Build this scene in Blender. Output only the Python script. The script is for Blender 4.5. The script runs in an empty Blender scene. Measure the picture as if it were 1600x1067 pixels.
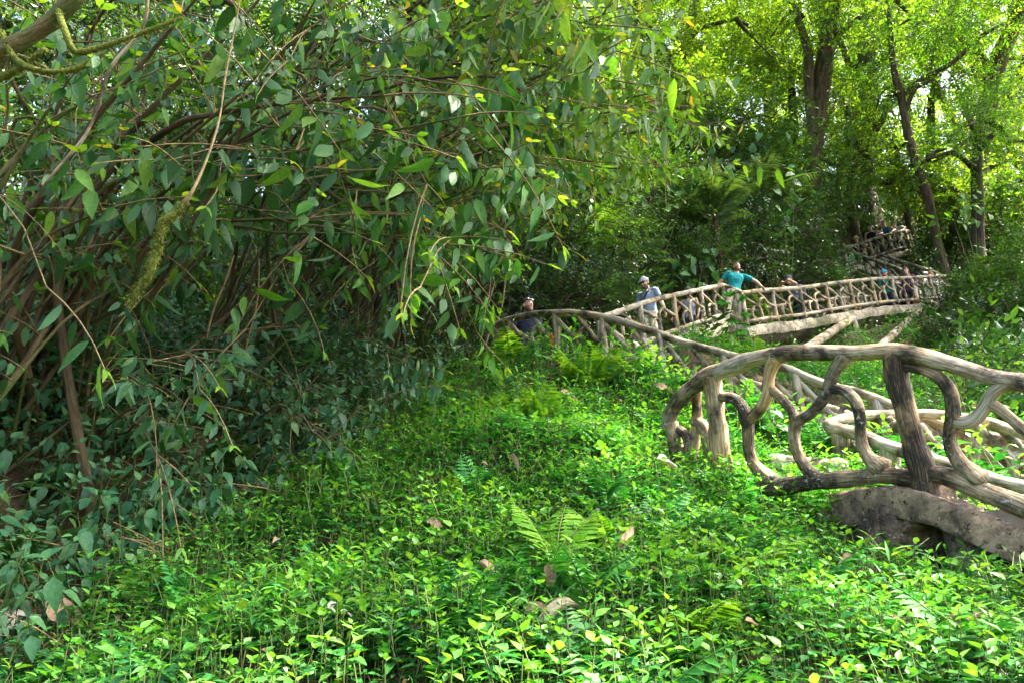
SUN_EL_DEG, SUN_AZ_DEG, SUN_STR, SKY_STR, EXPO = 60, 98, 4.6, .15, 3.5
HAZE = 0
import bpy, bmesh, math, random
import numpy as np
from mathutils import Vector, Matrix
RG = np.random.default_rng(11)
random.seed(5)
SC = bpy.context.scene
COL = SC.collection
F, TH = 1200.0, math.radians(25.0)
CT, ST = math.cos(TH), math.sin(TH)
def P(px, py, d):
    u = (px-800)/F; v = (533.5-py)/F
    return np.array([u*d, d*(CT-v*ST), d*(ST+v*CT)])
def proj(p):
    p = np.atleast_2d(p)
    d = p[:,1]*CT+p[:,2]*ST
    ds = np.where(d > 0.05, d, 0.05)
    return 800+F*p[:,0]/ds, 533.5-F*(-p[:,1]*ST+p[:,2]*CT)/ds, d
def interp_px(pts, n_per=1):
    return [P(*p) for p in pts]
# ---------------------------------------------------------------- objects
def tag(o, label=None, cat=None, group=None, kind=None):
    if label: o['label'] = label
    if cat: o['category'] = cat
    if group: o['group'] = group
    if kind: o['kind'] = kind
    return o
def empty(name, loc, label, cat, group=None):
    o = bpy.data.objects.new(name, None); COL.objects.link(o)
    o.location = [float(c) for c in loc]; o.empty_display_size = .2
    return tag(o, label, cat, group)
def norm(a):
    a = np.asarray(a, float)
    return a/np.maximum(np.linalg.norm(a, axis=-1, keepdims=True), 1e-9)
class G:
    """collects quads; builds one mesh object"""
    def __init__(s): s.v=[]; s.q=[]; s.m=[]; s.t=[]; s.c=[]; s.n=0
    def add(s, V, Q, mi=0, tc=None, col=None):
        V = np.asarray(V, np.float32).reshape(-1,3); Q = np.asarray(Q, np.int64).reshape(-1,4)
        s.v.append(V); s.q.append(Q+s.n); s.n += len(V)
        s.m.append(np.full(len(Q), mi) if np.isscalar(mi) else np.asarray(mi))
        s.t.append(V if tc is None else np.asarray(tc, np.float32)); 
        s.c.append(np.zeros((len(V),3), np.float32) if col is None else np.asarray(col, np.float32))
        return s
    def build(s, name, mats, parent=None, smooth=True, origin=None, tc=False, col=False):
        V = np.concatenate(s.v); Q = np.concatenate(s.q); m = np.concatenate(s.m)
        if parent is not None: origin = np.array(parent_world(parent))
        if origin is not None: V = V-np.asarray(origin, np.float32)
        me = bpy.data.meshes.new(name)
        me.vertices.add(len(V)); me.vertices.foreach_set('co', V.astype(np.float32).ravel())
        me.loops.add(len(Q)*4); me.loops.foreach_set('vertex_index', Q.astype(np.int32).ravel())
        me.polygons.add(len(Q))
        me.polygons.foreach_set('loop_start', np.arange(0, len(Q)*4, 4, dtype=np.int32))
        me.polygons.foreach_set('loop_total', np.full(len(Q), 4, np.int32))
        me.polygons.foreach_set('use_smooth', np.full(len(Q), smooth, bool))
        if not isinstance(mats, (list, tuple)): mats = [mats]
        for k in mats: me.materials.append(k)
        me.polygons.foreach_set('material_index', m.astype(np.int32))
        if tc:
            a = me.attributes.new('tc', 'FLOAT_VECTOR', 'POINT'); a.data.foreach_set('vector', np.concatenate(s.t).astype(np.float32).ravel())
        if col:
            a = me.attributes.new('col', 'FLOAT_VECTOR', 'POINT'); a.data.foreach_set('vector', np.concatenate(s.c).astype(np.float32).ravel())
        me.update(calc_edges=True)
        o = bpy.data.objects.new(name, me); COL.objects.link(o)
        if parent is not None: o.parent = parent
        elif origin is not None: o.location = [float(c) for c in origin]
        return o
def parent_world(p):
    w = np.array(p.location)
    while p.parent is not None:
        p = p.parent; w = w+np.array(p.location)
    return w
# ---------------------------------------------------------------- noise
def sn(p, seed=0, f=1.0):
    p = np.atleast_2d(np.asarray(p, float))*f
    r = np.random.default_rng(seed+991)
    o = np.zeros(len(p))
    for k in range(6):
        d = r.normal(size=3); d /= np.linalg.norm(d); fr = r.uniform(.6, 2.0); ph = r.uniform(0, 6.28)
        d2 = r.normal(size=3); o += np.sin(p@d*fr*3.1+ph+1.3*np.sin(p@d2*1.9+ph*2))
    return o/6*1.6
def catmull(pts, n):
    pts = np.asarray(pts, float)
    if len(pts) == 2:
        t = np.linspace(0,1,n)[:,None]; return pts[0]*(1-t)+pts[1]*t
    e = np.vstack([2*pts[0]-pts[1], pts, 2*pts[-1]-pts[-2]])
    L = np.r_[0, np.cumsum(np.linalg.norm(np.diff(pts[:,:3], axis=0), axis=1))]
    s = np.linspace(0, L[-1], n); i = np.clip(np.searchsorted(L, s, 'right')-1, 0, len(pts)-2)
    t = ((s-L[i])/np.maximum(L[i+1]-L[i], 1e-9))[:,None]
    a, b, c, d = e[i], e[i+1], e[i+2], e[i+3]
    return .5*(2*b+(c-a)*t+(2*a-5*b+4*c-d)*t*t+(3*b-a-3*c+d)*t**3)
def tube(pts, rad, n=12, step=.04, amp=.08, seed=0, cap=True, sq=1.0):
    """tube along a smooth line; returns V, Q, tc (x,y across, z along)"""
    pts = np.asarray(pts, float); rad = np.ones(len(pts))*rad if np.isscalar(rad) else np.asarray(rad, float)
    L = np.linalg.norm(np.diff(pts, axis=0), axis=1).sum()
    m = max(3, int(L/step)+1)
    c4 = catmull(np.hstack([pts, rad[:,None]]), m); C, r = c4[:,:3], np.abs(c4[:,3])
    T = norm(np.gradient(C, axis=0))
    if cap:
        C = np.vstack([C[0]-T[0]*r[0]*.45, C[0]-T[0]*r[0]*.32, C, C[-1]+T[-1]*r[-1]*.32, C[-1]+T[-1]*r[-1]*.45])
        T = np.vstack([T[0], T[0], T, T[-1], T[-1]]); r = np.r_[r[0]*.02, r[0]*.72, r, r[-1]*.72, r[-1]*.02]
    N = np.zeros_like(C); ref = np.array([0,0,1.]) if abs(T[0][2]) < .9 else np.array([1.,0,0])
    k = norm(np.cross(T[0], ref))
    for i in range(len(C)):
        k = norm(k-T[i]*np.dot(k, T[i])); N[i] = k
    B = np.cross(T, N)
    al = np.r_[0, np.cumsum(np.linalg.norm(np.diff(C, axis=0), axis=1))]
    th = np.linspace(0, 2*np.pi, n, endpoint=False)
    cs, sn_ = np.cos(th), np.sin(th)
    tcx = (r[:,None]*cs); tcy = (r[:,None]*sn_); tcz = np.repeat(al[:,None], n, 1)
    tc = np.stack([tcx, tcy, tcz], -1).reshape(-1,3)+seed*1.7
    rr = np.repeat(r[:,None], n, 1)
    if amp: rr = rr*(1+amp*sn(tc*[9,9,5], 3).reshape(rr.shape)+amp*.5*sn(tc*[22,22,9], 4).reshape(rr.shape))
    V = C[:,None,:]+rr[...,None]*(N[:,None,:]*cs[None,:,None]+B[:,None,:]*sn_[None,:,None])
    ii = np.arange(len(C)-1)[:,None]*n; jj = np.arange(n)[None,:]; j2 = (jj+1) % n
    Q = np.stack([ii+jj, ii+j2, ii+n+j2, ii+n+jj], -1).reshape(-1,4)
    return V.reshape(-1,3), Q, tc
# ---------------------------------------------------------------- materials
def mat(name):
    m = bpy.data.materials.new(name); m.use_nodes = True
    nt = m.node_tree; nt.nodes.clear()
    return m, nt
def N(nt, t, **kw):
    n = nt.nodes.new(t)
    for k, v in kw.items():
        if k.startswith('i_'):
            n.inputs[k[2:].replace('_', ' ')].default_value = v
        elif isinstance(k, str) and hasattr(n, k): setattr(n, k, v)
    return n
def ramp(nt, fac, stops, interp='LINEAR'):
    r = nt.nodes.new('ShaderNodeValToRGB'); r.color_ramp.interpolation = interp
    while len(r.color_ramp.elements) < len(stops): r.color_ramp.elements.new(.5)
    for e, (p, c) in zip(r.color_ramp.elements, stops): e.position = p; e.color = (*c, 1)
    nt.links.new(fac, r.inputs[0]); return r.outputs[0]
def mix(nt, fac, a, b, blend='MIX'):
    m = nt.nodes.new('ShaderNodeMix'); m.data_type = 'RGBA'; m.blend_type = blend
    for s, x in ((0, fac), (6, a), (7, b)):
        if hasattr(x, 'is_output'): nt.links.new(x, m.inputs[s])
        elif s == 0: m.inputs[0].default_value = x
        else: m.inputs[s].default_value = (*x, 1)
    return m.outputs[2]
def noise(nt, vec, scale, detail=4, rough=.55):
    n = nt.nodes.new('ShaderNodeTexNoise'); n.inputs['Scale'].default_value = scale
    n.inputs['Detail'].default_value = detail; n.inputs['Roughness'].default_value = rough
    if vec is not None: nt.links.new(vec, n.inputs['Vector'])
    return n.outputs['Fac']
def mapping(nt, vec, sc=(1,1,1)):
    m = nt.nodes.new('ShaderNodeMapping'); m.inputs['Scale'].default_value = sc
    nt.links.new(vec, m.inputs['Vector']); return m.outputs[0]
def attr(nt, name):
    a = nt.nodes.new('ShaderNodeAttribute'); a.attribute_name = name; return a.outputs['Vector']
def objco(nt):
    g = nt.nodes.new('ShaderNodeNewGeometry'); return g.outputs['Position']
def bump(nt, h, dist, strength=1.0):
    b = nt.nodes.new('ShaderNodeBump'); b.inputs['Distance'].default_value = dist; b.inputs['Strength'].default_value = strength
    nt.links.new(h, b.inputs['Height']); return b.outputs[0]
def principled(nt, col, rough=.8, nrm=None, spec=.3):
    p = nt.nodes.new('ShaderNodeBsdfPrincipled')
    if hasattr(col, 'is_output'): nt.links.new(col, p.inputs['Base Color'])
    else: p.inputs['Base Color'].default_value = (*col, 1)
    if hasattr(rough, 'is_output'): nt.links.new(rough, p.inputs['Roughness'])
    else: p.inputs['Roughness'].default_value = rough
    p.inputs['Specular IOR Level'].default_value = spec
    if nrm is not None: nt.links.new(nrm, p.inputs['Normal'])
    return p
def out(nt, sh):
    o = nt.nodes.new('ShaderNodeOutputMaterial'); nt.links.new(sh, o.inputs[0])
def leaf_mat(name, stops, trans=.4, rough=.42, patch=.8, under=None, spec=.4, pscale=.6, tint=(1.25,1.15,.35)):
    m, nt = mat(name)
    g = nt.nodes.new('ShaderNodeNewGeometry')
    c = ramp(nt, g.outputs['Random Per Island'], stops)
    pn = noise(nt, g.outputs['Position'], pscale, 2)
    pm = nt.nodes.new('ShaderNodeMapRange'); pm.inputs[1].default_value=.3; pm.inputs[2].default_value=.7
    pm.inputs[3].default_value = 1-patch*.5; pm.inputs[4].default_value = 1+patch*.35
    nt.links.new(pn, pm.inputs[0])
    cb = nt.nodes.new('ShaderNodeCombineColor')
    for i in range(3): nt.links.new(pm.outputs[0], cb.inputs[i])
    c = mix(nt, 1.0, c, cb.outputs[0], 'MULTIPLY')
    fine = ramp(nt, noise(nt, g.outputs['Position'], 55, 3), [(.35,(.72,.78,.7)), (.65,(1.15,1.1,1.1))])
    c = mix(nt, 1.0, c, fine, 'MULTIPLY')
    cs = c
    if under is not None: cs = mix(nt, g.outputs['Backfacing'], c, under)
    p = principled(nt, cs, rough, None, spec)
    t = nt.nodes.new('ShaderNodeBsdfTranslucent')
    tc = mix(nt, 1.0, c, tint, 'MULTIPLY')
    tb = mix(nt, .5, tc, tint, 'MIX') if False else tc
    nt.links.new(tb, t.inputs[0])
    ms = nt.nodes.new('ShaderNodeMixShader'); ms.inputs[0].default_value = trans
    nt.links.new(p.outputs[0], ms.inputs[1]); nt.links.new(t.outputs[0], ms.inputs[2])
    out(nt, ms.outputs[0]); return m
def plain_mat(name, col, rough=.8, spec=.3, var=.25, sc=12, bmp=0.0):
    m, nt = mat(name)
    n = noise(nt, objco(nt), sc, 4)
    lo = tuple(c*(1-var) for c in col); hi = tuple(min(1, c*(1+var)) for c in col)
    c = ramp(nt, n, [(.3, lo), (.7, hi)])
    nr = bump(nt, noise(nt, objco(nt), sc*2.5, 4), bmp) if bmp else None
    out(nt, principled(nt, c, rough, nr, spec).outputs[0]); return m
def wood_concrete(name, light, mid, dark, stain=.5, lichen=.0, grain=34.):
    """concrete cast as tree branches: grain runs along the tube"""
    m, nt = mat(name)
    tc = attr(nt, 'tc'); pos = objco(nt)
    g1 = noise(nt, mapping(nt, tc, (grain, grain, grain*.10)), 3.0, 5, .6)
    g2 = noise(nt, mapping(nt, tc, (60, 60, 5)), 2.2, 3, .6)
    big = noise(nt, mapping(nt, pos, (1,1,1)), 3.4, 5, .62)
    c = ramp(nt, g1, [(.30, dark), (.45, mid), (.62, light), (.8, tuple(x*1.2 for x in light))])
    warm = ramp(nt, noise(nt, pos, 1.7, 3), [(.4,(1,1,1)), (.62,(1.18,.98,.70))])
    c = mix(nt, 1.0, c, warm, 'MULTIPLY')
    sf = ramp(nt, big, [(.50-.12*stain, (1,1,1)), (.60-.10*stain+.04, (0,0,0))])
    sfn = ramp(nt, g2, [(.28,(.45,)*3), (.5,(1,)*3)])
    sf2 = mix(nt, 1.0, sf, sfn, 'MULTIPLY')
    inv = nt.nodes.new('ShaderNodeInvert'); nt.links.new(sf, inv.inputs['Color'])
    s3 = mix(nt, 1.0, inv.outputs[0], sfn, 'MULTIPLY')
    c = mix(nt, s3, c, tuple(x*.42 for x in dark))
    if lichen:
        l = ramp(nt, noise(nt, pos, 38, 4, .7), [(.62-.05*lichen,(0,0,0)), (.70-.05*lichen,(1,1,1))])
        lm = ramp(nt, noise(nt, pos, 5, 2), [(.45,(0,0,0)), (.6,(1,1,1))])
        c = mix(nt, mix(nt, 1.0, l, lm, 'MULTIPLY'), c, (.42,.43,.38))
    h = mix(nt, .35, g1, g2)
    nr = bump(nt, h, .022, 1.0)
    out(nt, principled(nt, c, .85, nr, .25).outputs[0]); return m
# ================================================================ camera, light
cam = bpy.data.cameras.new('camera'); co = bpy.data.objects.new('camera', cam); COL.objects.link(co)
cam.sensor_width = 36; cam.lens = 27.0; cam.clip_end = 500; cam.clip_start = .05
co.location = (0,0,0); co.rotation_euler = (math.pi/2+TH, 0, 0); SC.camera = co
SUN_EL, SUN_AZ = math.radians(SUN_EL_DEG), math.radians(SUN_AZ_DEG)   # azimuth: from +Y (away from camera) towards +X (right)
w = bpy.data.worlds.new('World'); SC.world = w; w.use_nodes = True
nt = w.node_tree; bg = nt.nodes['Background']
sky = nt.nodes.new('ShaderNodeTexSky'); sky.sky_type = 'NISHITA'; sky.sun_disc = False
sky.sun_elevation = SUN_EL; sky.sun_rotation = SUN_AZ; sky.dust_density = 5.0; sky.air_density = .8; sky.ozone_density = .6
tint = nt.nodes.new('ShaderNodeMix'); tint.data_type = 'RGBA'; tint.blend_type = 'MULTIPLY'; tint.inputs[0].default_value = 1; tint.inputs[7].default_value = (1.0, 1.0, .97, 1)
nt.links.new(sky.outputs[0], tint.inputs[6]); nt.links.new(tint.outputs[2], bg.inputs[0]); bg.inputs[1].default_value = SKY_STR
sl = bpy.data.lights.new('sun', 'SUN'); sl.energy = SUN_STR; sl.angle = math.radians(.6); sl.color = (1, .93, .80)
so = bpy.data.objects.new('sun', sl); COL.objects.link(so)
sd = Vector((math.cos(SUN_EL)*math.sin(SUN_AZ), math.cos(SUN_EL)*math.cos(SUN_AZ), math.sin(SUN_EL)))
so.rotation_euler = sd.to_track_quat('Z', 'Y').to_euler(); so.location = (20, 20, 60)
SC.view_settings.view_transform = 'Standard'; SC.view_settings.look = 'None'; SC.view_settings.gamma = 1
SC.view_settings.exposure = EXPO
SC.cycles.max_bounces = 10; SC.cycles.transmission_bounces = 8; SC.cycles.diffuse_bounces = 5
SC.cycles.sample_clamp_indirect = 6; SC.cycles.use_denoising = True
# ================================================================ terrain
CPX = [  # (pixel x, pixel y, depth) of bare ground
 (400,1110,2.7),(800,1110,2.5),(1200,1110,2.5),(1650,1100,2.5),(100,1090,3.1),(-150,1090,3.2),
 (300,1010,3.4),(600,980,3.3),(900,960,3.2),(1200,960,3.3),(1500,1015,3.1),(1700,1000,3.2),
 (420,920,4.1),(650,870,4.2),(900,840,4.2),(1150,830,4.6),(1330,872,4.5),(1500,935,4.0),(1700,945,3.7),
 (560,790,5.1),(760,760,5.2),(980,745,5.4),(1150,770,5.4),(1080,742,5.9),(1250,800,5.2),
 (680,702,6.3),(860,702,6.3),(1030,712,6.3),(1140,732,6.3),(760,703,5.5),(960,703,5.45),(620,740,5.6),
 (760,632,8.3),(900,632,7.9),(1040,648,7.6),(1180,690,7.4),(1330,740,6.9),(1500,800,5.9),(1700,850,5.0),
 (770,575,10.6),(860,548,10.6),(960,530,10.4),(1060,575,9.6),(1180,625,8.8),(1300,675,8.2),(1450,720,7.6),(1620,760,7.0),
 (1150,575,12.5),(1300,590,12.0),(1400,610,11.5),(1500,640,10.5),(1600,670,10),(1750,690,9.5),
 (1180,562,15.2),(1290,566,16.4),(1420,552,18.0),(1520,540,18.3),(1620,560,16.5),(1480,580,14.5),(1800,560,16),
 (1240,452,20.0),(1300,425,22.5),(1290,395,25.5),(1160,400,22),(1060,430,18.5),(960,450,15.6),(860,460,14.2),(740,490,13.2),(680,520,12.6),
 (1450,425,26),(1420,400,28.5),(1340,365,30),(1550,460,24),(1650,470,23),(1500,380,31),(1650,380,31),
 (1150,330,32),(900,340,27),(1350,300,42),(1600,300,42),
 # bank on the left
 (60,1000,3.7),(170,930,4.0),(330,840,4.6),(470,755,5.5),(600,680,6.9),(690,610,9.2),
 (-80,900,3.9),(40,870,4.3),(190,830,4.8),(330,755,5.6),(480,690,6.6),(610,625,8.4),(-150,820,4.2),
 (-100,700,4.6),(60,690,5.0),(220,670,5.6),(380,640,6.5),(520,610,7.8),(640,570,10.0),
 (-200,590,5.2),(0,580,5.9),(200,570,6.8),(400,560,8.0),(560,545,9.6),(660,540,11.4),
 (-300,480,7.5),(0,480,8.5),(250,470,10),(450,460,12),(600,470,13),(0,370,14),(300,370,17),(600,380,20),(-500,370,14),
]
ctrl = [P(*c) for c in CPX]
ctrl += [np.array(c, float) for c in [(-3,1.2,-1.45),(0,1.2,-1.5),(3,1.2,-1.5),(-6,1.5,-1.2),(7,1.5,-1.3),(0,-4,-1.7),(-8,-4,-1.7),(8,-4,-1.7),
   (-40,20,8),(-45,50,30),(0,62,38),(45,60,38),(45,25,14),(30,8,3),(-30,5,1)]]
ctrl = np.array(ctrl)
def _U(r2): return .5*r2*np.log(np.maximum(r2, 1e-9))
def _fit(c, lam=.02):
    n = len(c); A = np.zeros((n+3, n+3)); D = ((c[:,None,:2]-c[None,:,:2])**2).sum(-1)
    A[:n,:n] = _U(D)+np.eye(n)*lam; A[:n,n] = 1; A[:n,n+1:] = c[:,:2]; A[n,:n] = 1; A[n+1:,:n] = c[:,:2].T
    return np.linalg.solve(A, np.r_[c[:,2], 0,0,0])
WT = _fit(ctrl)
CARVE = []
def Hgt(x, y):
    x = np.asarray(x, float); y = np.asarray(y, float); sh = x.shape; x = x.ravel(); y = y.ravel()
    o = np.zeros(len(x))
    for i in range(0, len(x), 20000):
        xx, yy = x[i:i+20000], y[i:i+20000]
        D = (xx[:,None]-ctrl[None,:,0])**2+(yy[:,None]-ctrl[None,:,1])**2
        o[i:i+20000] = _U(D)@WT[:-3]+WT[-3]+WT[-2]*xx+WT[-1]*yy
    d = np.hypot(x, y)
    o += sn(np.stack([x,y,0*x],-1), 21, .9)*.06*np.clip(d/6,.5,3)+sn(np.stack([x,y,0*x],-1), 22, 3.3)*.025+sn(np.stack([x,y,0*x],-1), 23, 1.5)*.05*np.clip((d-2)/3,0,1)
    for near, wid, dep in CARVE:
        nr = np.asarray(near); a = nr[0]; b = nr[-1]; u = (b-a)[:2]; L = np.linalg.norm(u); u = u/L; w_ = np.asarray(wid)[:2]; W = np.linalg.norm(w_); w_ = w_/W
        s_ = (x-a[0])*u[0]+(y-a[1])*u[1]; t_ = (x-a[0])*w_[0]+(y-a[1])*w_[1]
        ss = (nr[:,0]-a[0])*u[0]+(nr[:,1]-a[1])*u[1]; tt = (nr[:,0]-a[0])*w_[0]+(nr[:,1]-a[1])*w_[1]
        od = np.argsort(ss); t_ = t_-np.interp(s_, ss[od], tt[od]); zd = np.interp(s_, ss[od], nr[od,2])-dep
        out_ = np.maximum(np.maximum(-s_, s_-L), 0)*2.2+np.maximum(t_-W-.05, 0)*2.6+np.maximum(-t_-.5, 0)*1.2
        o = np.minimum(o, zd+out_)
    return o.reshape(sh)
def onground(px, py, d):
    p = P(px, py, d); p[2] = Hgt(p[0], p[1]); return p
# lines of the decks, known before the ground so that it passes below them
def dlin(x, x0, d0, x1, d1): return 1/(1/d0+(1/d1-1/d0)*(x-x0)/(x1-x0))
def away(near, wdt):
    d = np.asarray(near[-1])-np.asarray(near[0]); p = np.array([-d[1], d[0], 0]); p = p/np.linalg.norm(p)
    c = (np.asarray(near[0])+np.asarray(near[-1]))/2
    if p[:2]@c[:2] < 0: p = -p
    return p*wdt
dn = lambda pts, h: [np.asarray(p)-np.array([0,0,h]) for p in pts]
HR = .68
dD = lambda x: dlin(x, 935, 11.0, 1130, 16.6)
D_top = [P(x, y, dD(x)) for x, y in [(935,497),(965,488),(1015,471),(1075,457),(1130,446)]]
E_d = lambda x: dlin(x, 1160, 16.4, 1482, 22.6)
E_top = [P(x, y, E_d(x)) for x, y in [(1160,459),(1187,455),(1255,450),(1312,442),(1375,436),(1412,435),(1450,433),(1478,432)]]
wE = away(E_top, 1.35); wD = away(D_top, 1.2)
dC = lambda x: dlin(x, 760, 11.2, 1600, 7.0)
C_top = [P(x, y, dC(x)) for x, y in [(756,535),(764,515),(785,503),(815,495),(840,491),(883,489),(925,493),(965,501),(1010,515),(1060,533),(1110,547),(1160,560),(1225,575),(1280,597),(1345,615),(1400,636),(1450,655),(1500,670),(1560,684),(1640,700)]]
wC = away(C_top[4:], 1.15)
lc = [P(770,560,11.3), P(925,548,10.9)]
for p in lc: p[2] = C_top[4][2]-HR-.12
dF = lambda x: dlin(x, 1318, 26.5, 1424, 22.9)
F_top = [P(x, y, dF(x)) for x, y in [(1318,391),(1345,400),(1372,409),(1398,418),(1411,424),(1420,436)]]
wF = away(F_top, 1.2)
dG = lambda x: dlin(x, 1315, 25.6, 1412, 27.6)
G_top = [P(x, y, dG(x)) for x, y in [(1318,387),(1340,383),(1365,374),(1395,365),(1414,361)]]
wG = away(G_top, 1.5)
cor = [D_top[-1]-np.array([0,0,HR]), E_top[0]-np.array([0,0,HR])]
CARVE = [(dn(D_top,HR), wD, .50), (dn(E_top,HR), wE, .62), (cor, away(cor,1.5), .6), (dn(C_top[6:],HR), wC, .35), (lc, away(lc,2.2), .30), (dn(F_top[:5],.62), wF, .5), (dn(G_top,.66), wG, .6)]
nx, ny = 560, 560
tx = np.linspace(-1, 1, nx); ty = np.linspace(0, 1, ny)
gx = 55*np.sign(tx)*np.abs(tx)**1.9; gy = -5+75*ty**1.7
GX, GY = np.meshgrid(gx, gy); GZ = Hgt(GX, GY)
V = np.stack([GX,GY,GZ],-1).reshape(-1,3)
ii = np.arange(ny-1)[:,None]*nx; jj = np.arange(nx-1)[None,:]
Q = np.stack([ii+jj, ii+jj+1, ii+nx+jj+1, ii+nx+jj],-1).reshape(-1,4)
m, nt = mat('forest_soil')
pos = objco(nt)
c = ramp(nt, noise(nt, pos, 2.2, 6, .65), [(.3,(.018,.012,.007)),(.5,(.045,.030,.016)),(.68,(.085,.055,.030))])
c = mix(nt, ramp(nt, noise(nt, pos, 9, 5, .7), [(.52,(0,0,0)),(.6,(1,1,1))]), c, (.022,.045,.010))
nr = bump(nt, noise(nt, pos, 14, 6, .7), .05)
out(nt, principled(nt, c, .95, nr, .15).outputs[0]); M_SOIL = m
tag(G().add(V, Q).build('ground', M_SOIL), kind='structure')
# ================================================================ faux-branch concrete
M_RAILK = wood_concrete('blackened_branch_concrete', (.40,.30,.18), (.22,.165,.10), (.055,.046,.036), .95, 1, 26)
M_RAILT = wood_concrete('tan_branch_concrete', (.50,.38,.23), (.32,.235,.14), (.09,.066,.045), .30, 0, 24)
M_RAILN = wood_concrete('weathered_branch_concrete', (.46,.40,.31), (.29,.24,.17), (.085,.068,.05), .50, 1, 28)
M_RAILP = wood_concrete('pale_branch_concrete', (.43,.38,.30), (.31,.265,.195), (.12,.10,.075), .34, 0, 30)
M_RAILF = wood_concrete('far_branch_concrete', (.34,.30,.225), (.24,.21,.15), (.10,.085,.06), .36, 0, 14)
M_RAILD = wood_concrete('mossy_branch_concrete', (.25,.23,.15), (.15,.14,.085), (.06,.055,.035), .5, 0, 18)
def slab_mat(name, light, dark, moss):
    m, nt = mat(name); pos = objco(nt)
    c = ramp(nt, noise(nt, pos, 6.0, 7, .7), [(.36, dark), (.55, light), (.75, tuple(min(1,x*1.25) for x in light))])
    c = mix(nt, ramp(nt, noise(nt, pos, 1.3, 4, .6), [(.48,(0,0,0)),(.60,(1,1,1))]), c, moss)
    c = mix(nt, 1.0, c, ramp(nt, noise(nt, pos, 26, 4, .7), [(.35,(.6,.58,.55)),(.6,(1.1,1.08,1.05))]), 'MULTIPLY')
    c = mix(nt, ramp(nt, noise(nt, pos, 17, 7, .75), [(.55,(0,0,0)),(.62,(1,1,1))]), c, tuple(x*.35 for x in dark))
    c = mix(nt, ramp(nt, noise(nt, pos, 30, 6, .7), [(.62,(0,0,0)),(.66,(1,1,1))]), c, tuple(min(1,x*1.5+.05) for x in light))
    v = nt.nodes.new('ShaderNodeTexVoronoi'); v.inputs['Scale'].default_value = 4.0; nt.links.new(pos, v.inputs['Vector'])
    h = mix(nt, .25, noise(nt, pos, 14, 8, .75), v.outputs['Distance'])
    out(nt, principled(nt, c, .9, bump(nt, h, .05), .2).outputs[0]); return m
M_SLABN = slab_mat('stained_slab_concrete', (.36,.265,.175), (.085,.062,.045), (.05,.045,.036))
M_SLABF = slab_mat('pale_slab_concrete', (.34,.30,.22), (.13,.11,.08), (.12,.12,.06))
M_STEP = plain_mat('worn_step_concrete', (.24,.22,.18), .9, .2, .35, 8, .01)
def branch(name, pts, rad, M, par, seed, n=10, step=.04, amp=.09):
    V, Q, tc = tube(pts, rad, n, step, amp, seed)
    return G().add(V, Q, 0, tc).build(name, M, par, tc=True)
def polyat(pts, t):
    pts = np.asarray(pts); L = np.r_[0, np.cumsum(np.linalg.norm(np.diff(pts, axis=0), axis=1))]
    return np.array([np.interp(np.asarray(t)*L[-1], L, pts[:,k]) for k in range(3)]).T
def polylen(pts): return np.linalg.norm(np.diff(np.asarray(pts), axis=0), axis=1).sum()
def railing(label, top, h, M, bays, r=.05, seed=0, n=8, step=.06, bottom=True, post_r=None, t0=0., t1=1., branches=True, posts=None, group='branch-shaped concrete railings'):
    """a handrail, posts, a bottom rail and forked branch balusters between the posts"""
    top = np.asarray(top, float)
    base = top[0]-np.array([0,0,h])
    R_ = empty('branch_railing', base, label, 'railing', group)
    post_r = post_r or r*1.0
    sm = catmull(top, 60)
    branch('handrail', top, r, M, R_, seed, n+2, step)
    if bottom:
        bt = sm[int(t0*59):int(t1*59)+1]-np.array([0,0,h]); branch('bottom_rail', bt[::5] if len(bt) > 12 else bt, r*.85, M, R_, seed+1, n, step)
    rr = np.random.default_rng(seed+77)
    ts = np.linspace(t0, t1, bays+1) if posts is None else np.array(posts)
    def at(t, k):   # k: height fraction
        p = polyat(sm, np.clip(t,0,1)); return p-np.array([0,0,h])*(1-k)
    for i, t in enumerate(ts):
        j = rr.normal(size=3)*.012
        branch('post', [at(t,1.0), at(t,.5)+j, at(t,-.10)], [post_r*.95, post_r, post_r*1.15], M, R_, seed+10+i, n, step)
    if branches:
        for i in range(len(ts)-1):
            a, b = ts[i], ts[i+1]; L = b-a
            f = lambda s, k: at(a+L*(s+rr.normal()*.015), k+rr.normal()*.015)
            w_ = post_r*.68
            branch('baluster', [f(.04,.86), f(.22,.66), f(.42,.46), f(.50,.36), f(.53,.02)], [w_,w_*.95,w_,w_*1.05,w_*1.2], M, R_, seed+30+i*4, n-1, step)
            branch('baluster', [f(.52,.38), f(.50,.58), f(.60,.72), f(.70,.74)], [w_,w_*.9,w_*.85,w_*.8], M, R_, seed+31+i*4, n-1, step)
            branch('baluster', [f(.50,.96), f(.66,.72), f(.84,.52), f(.98,.42)], [w_*.95,w_*.9,w_,w_], M, R_, seed+32+i*4, n-1, step)
            branch('baluster', [f(.26,.02), f(.22,.26), f(.29,.44), f(.38,.48)], [w_*.9,w_*.8,w_*.75,w_*.7], M, R_, seed+33+i*4, n-1, step)
    return R_
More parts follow.
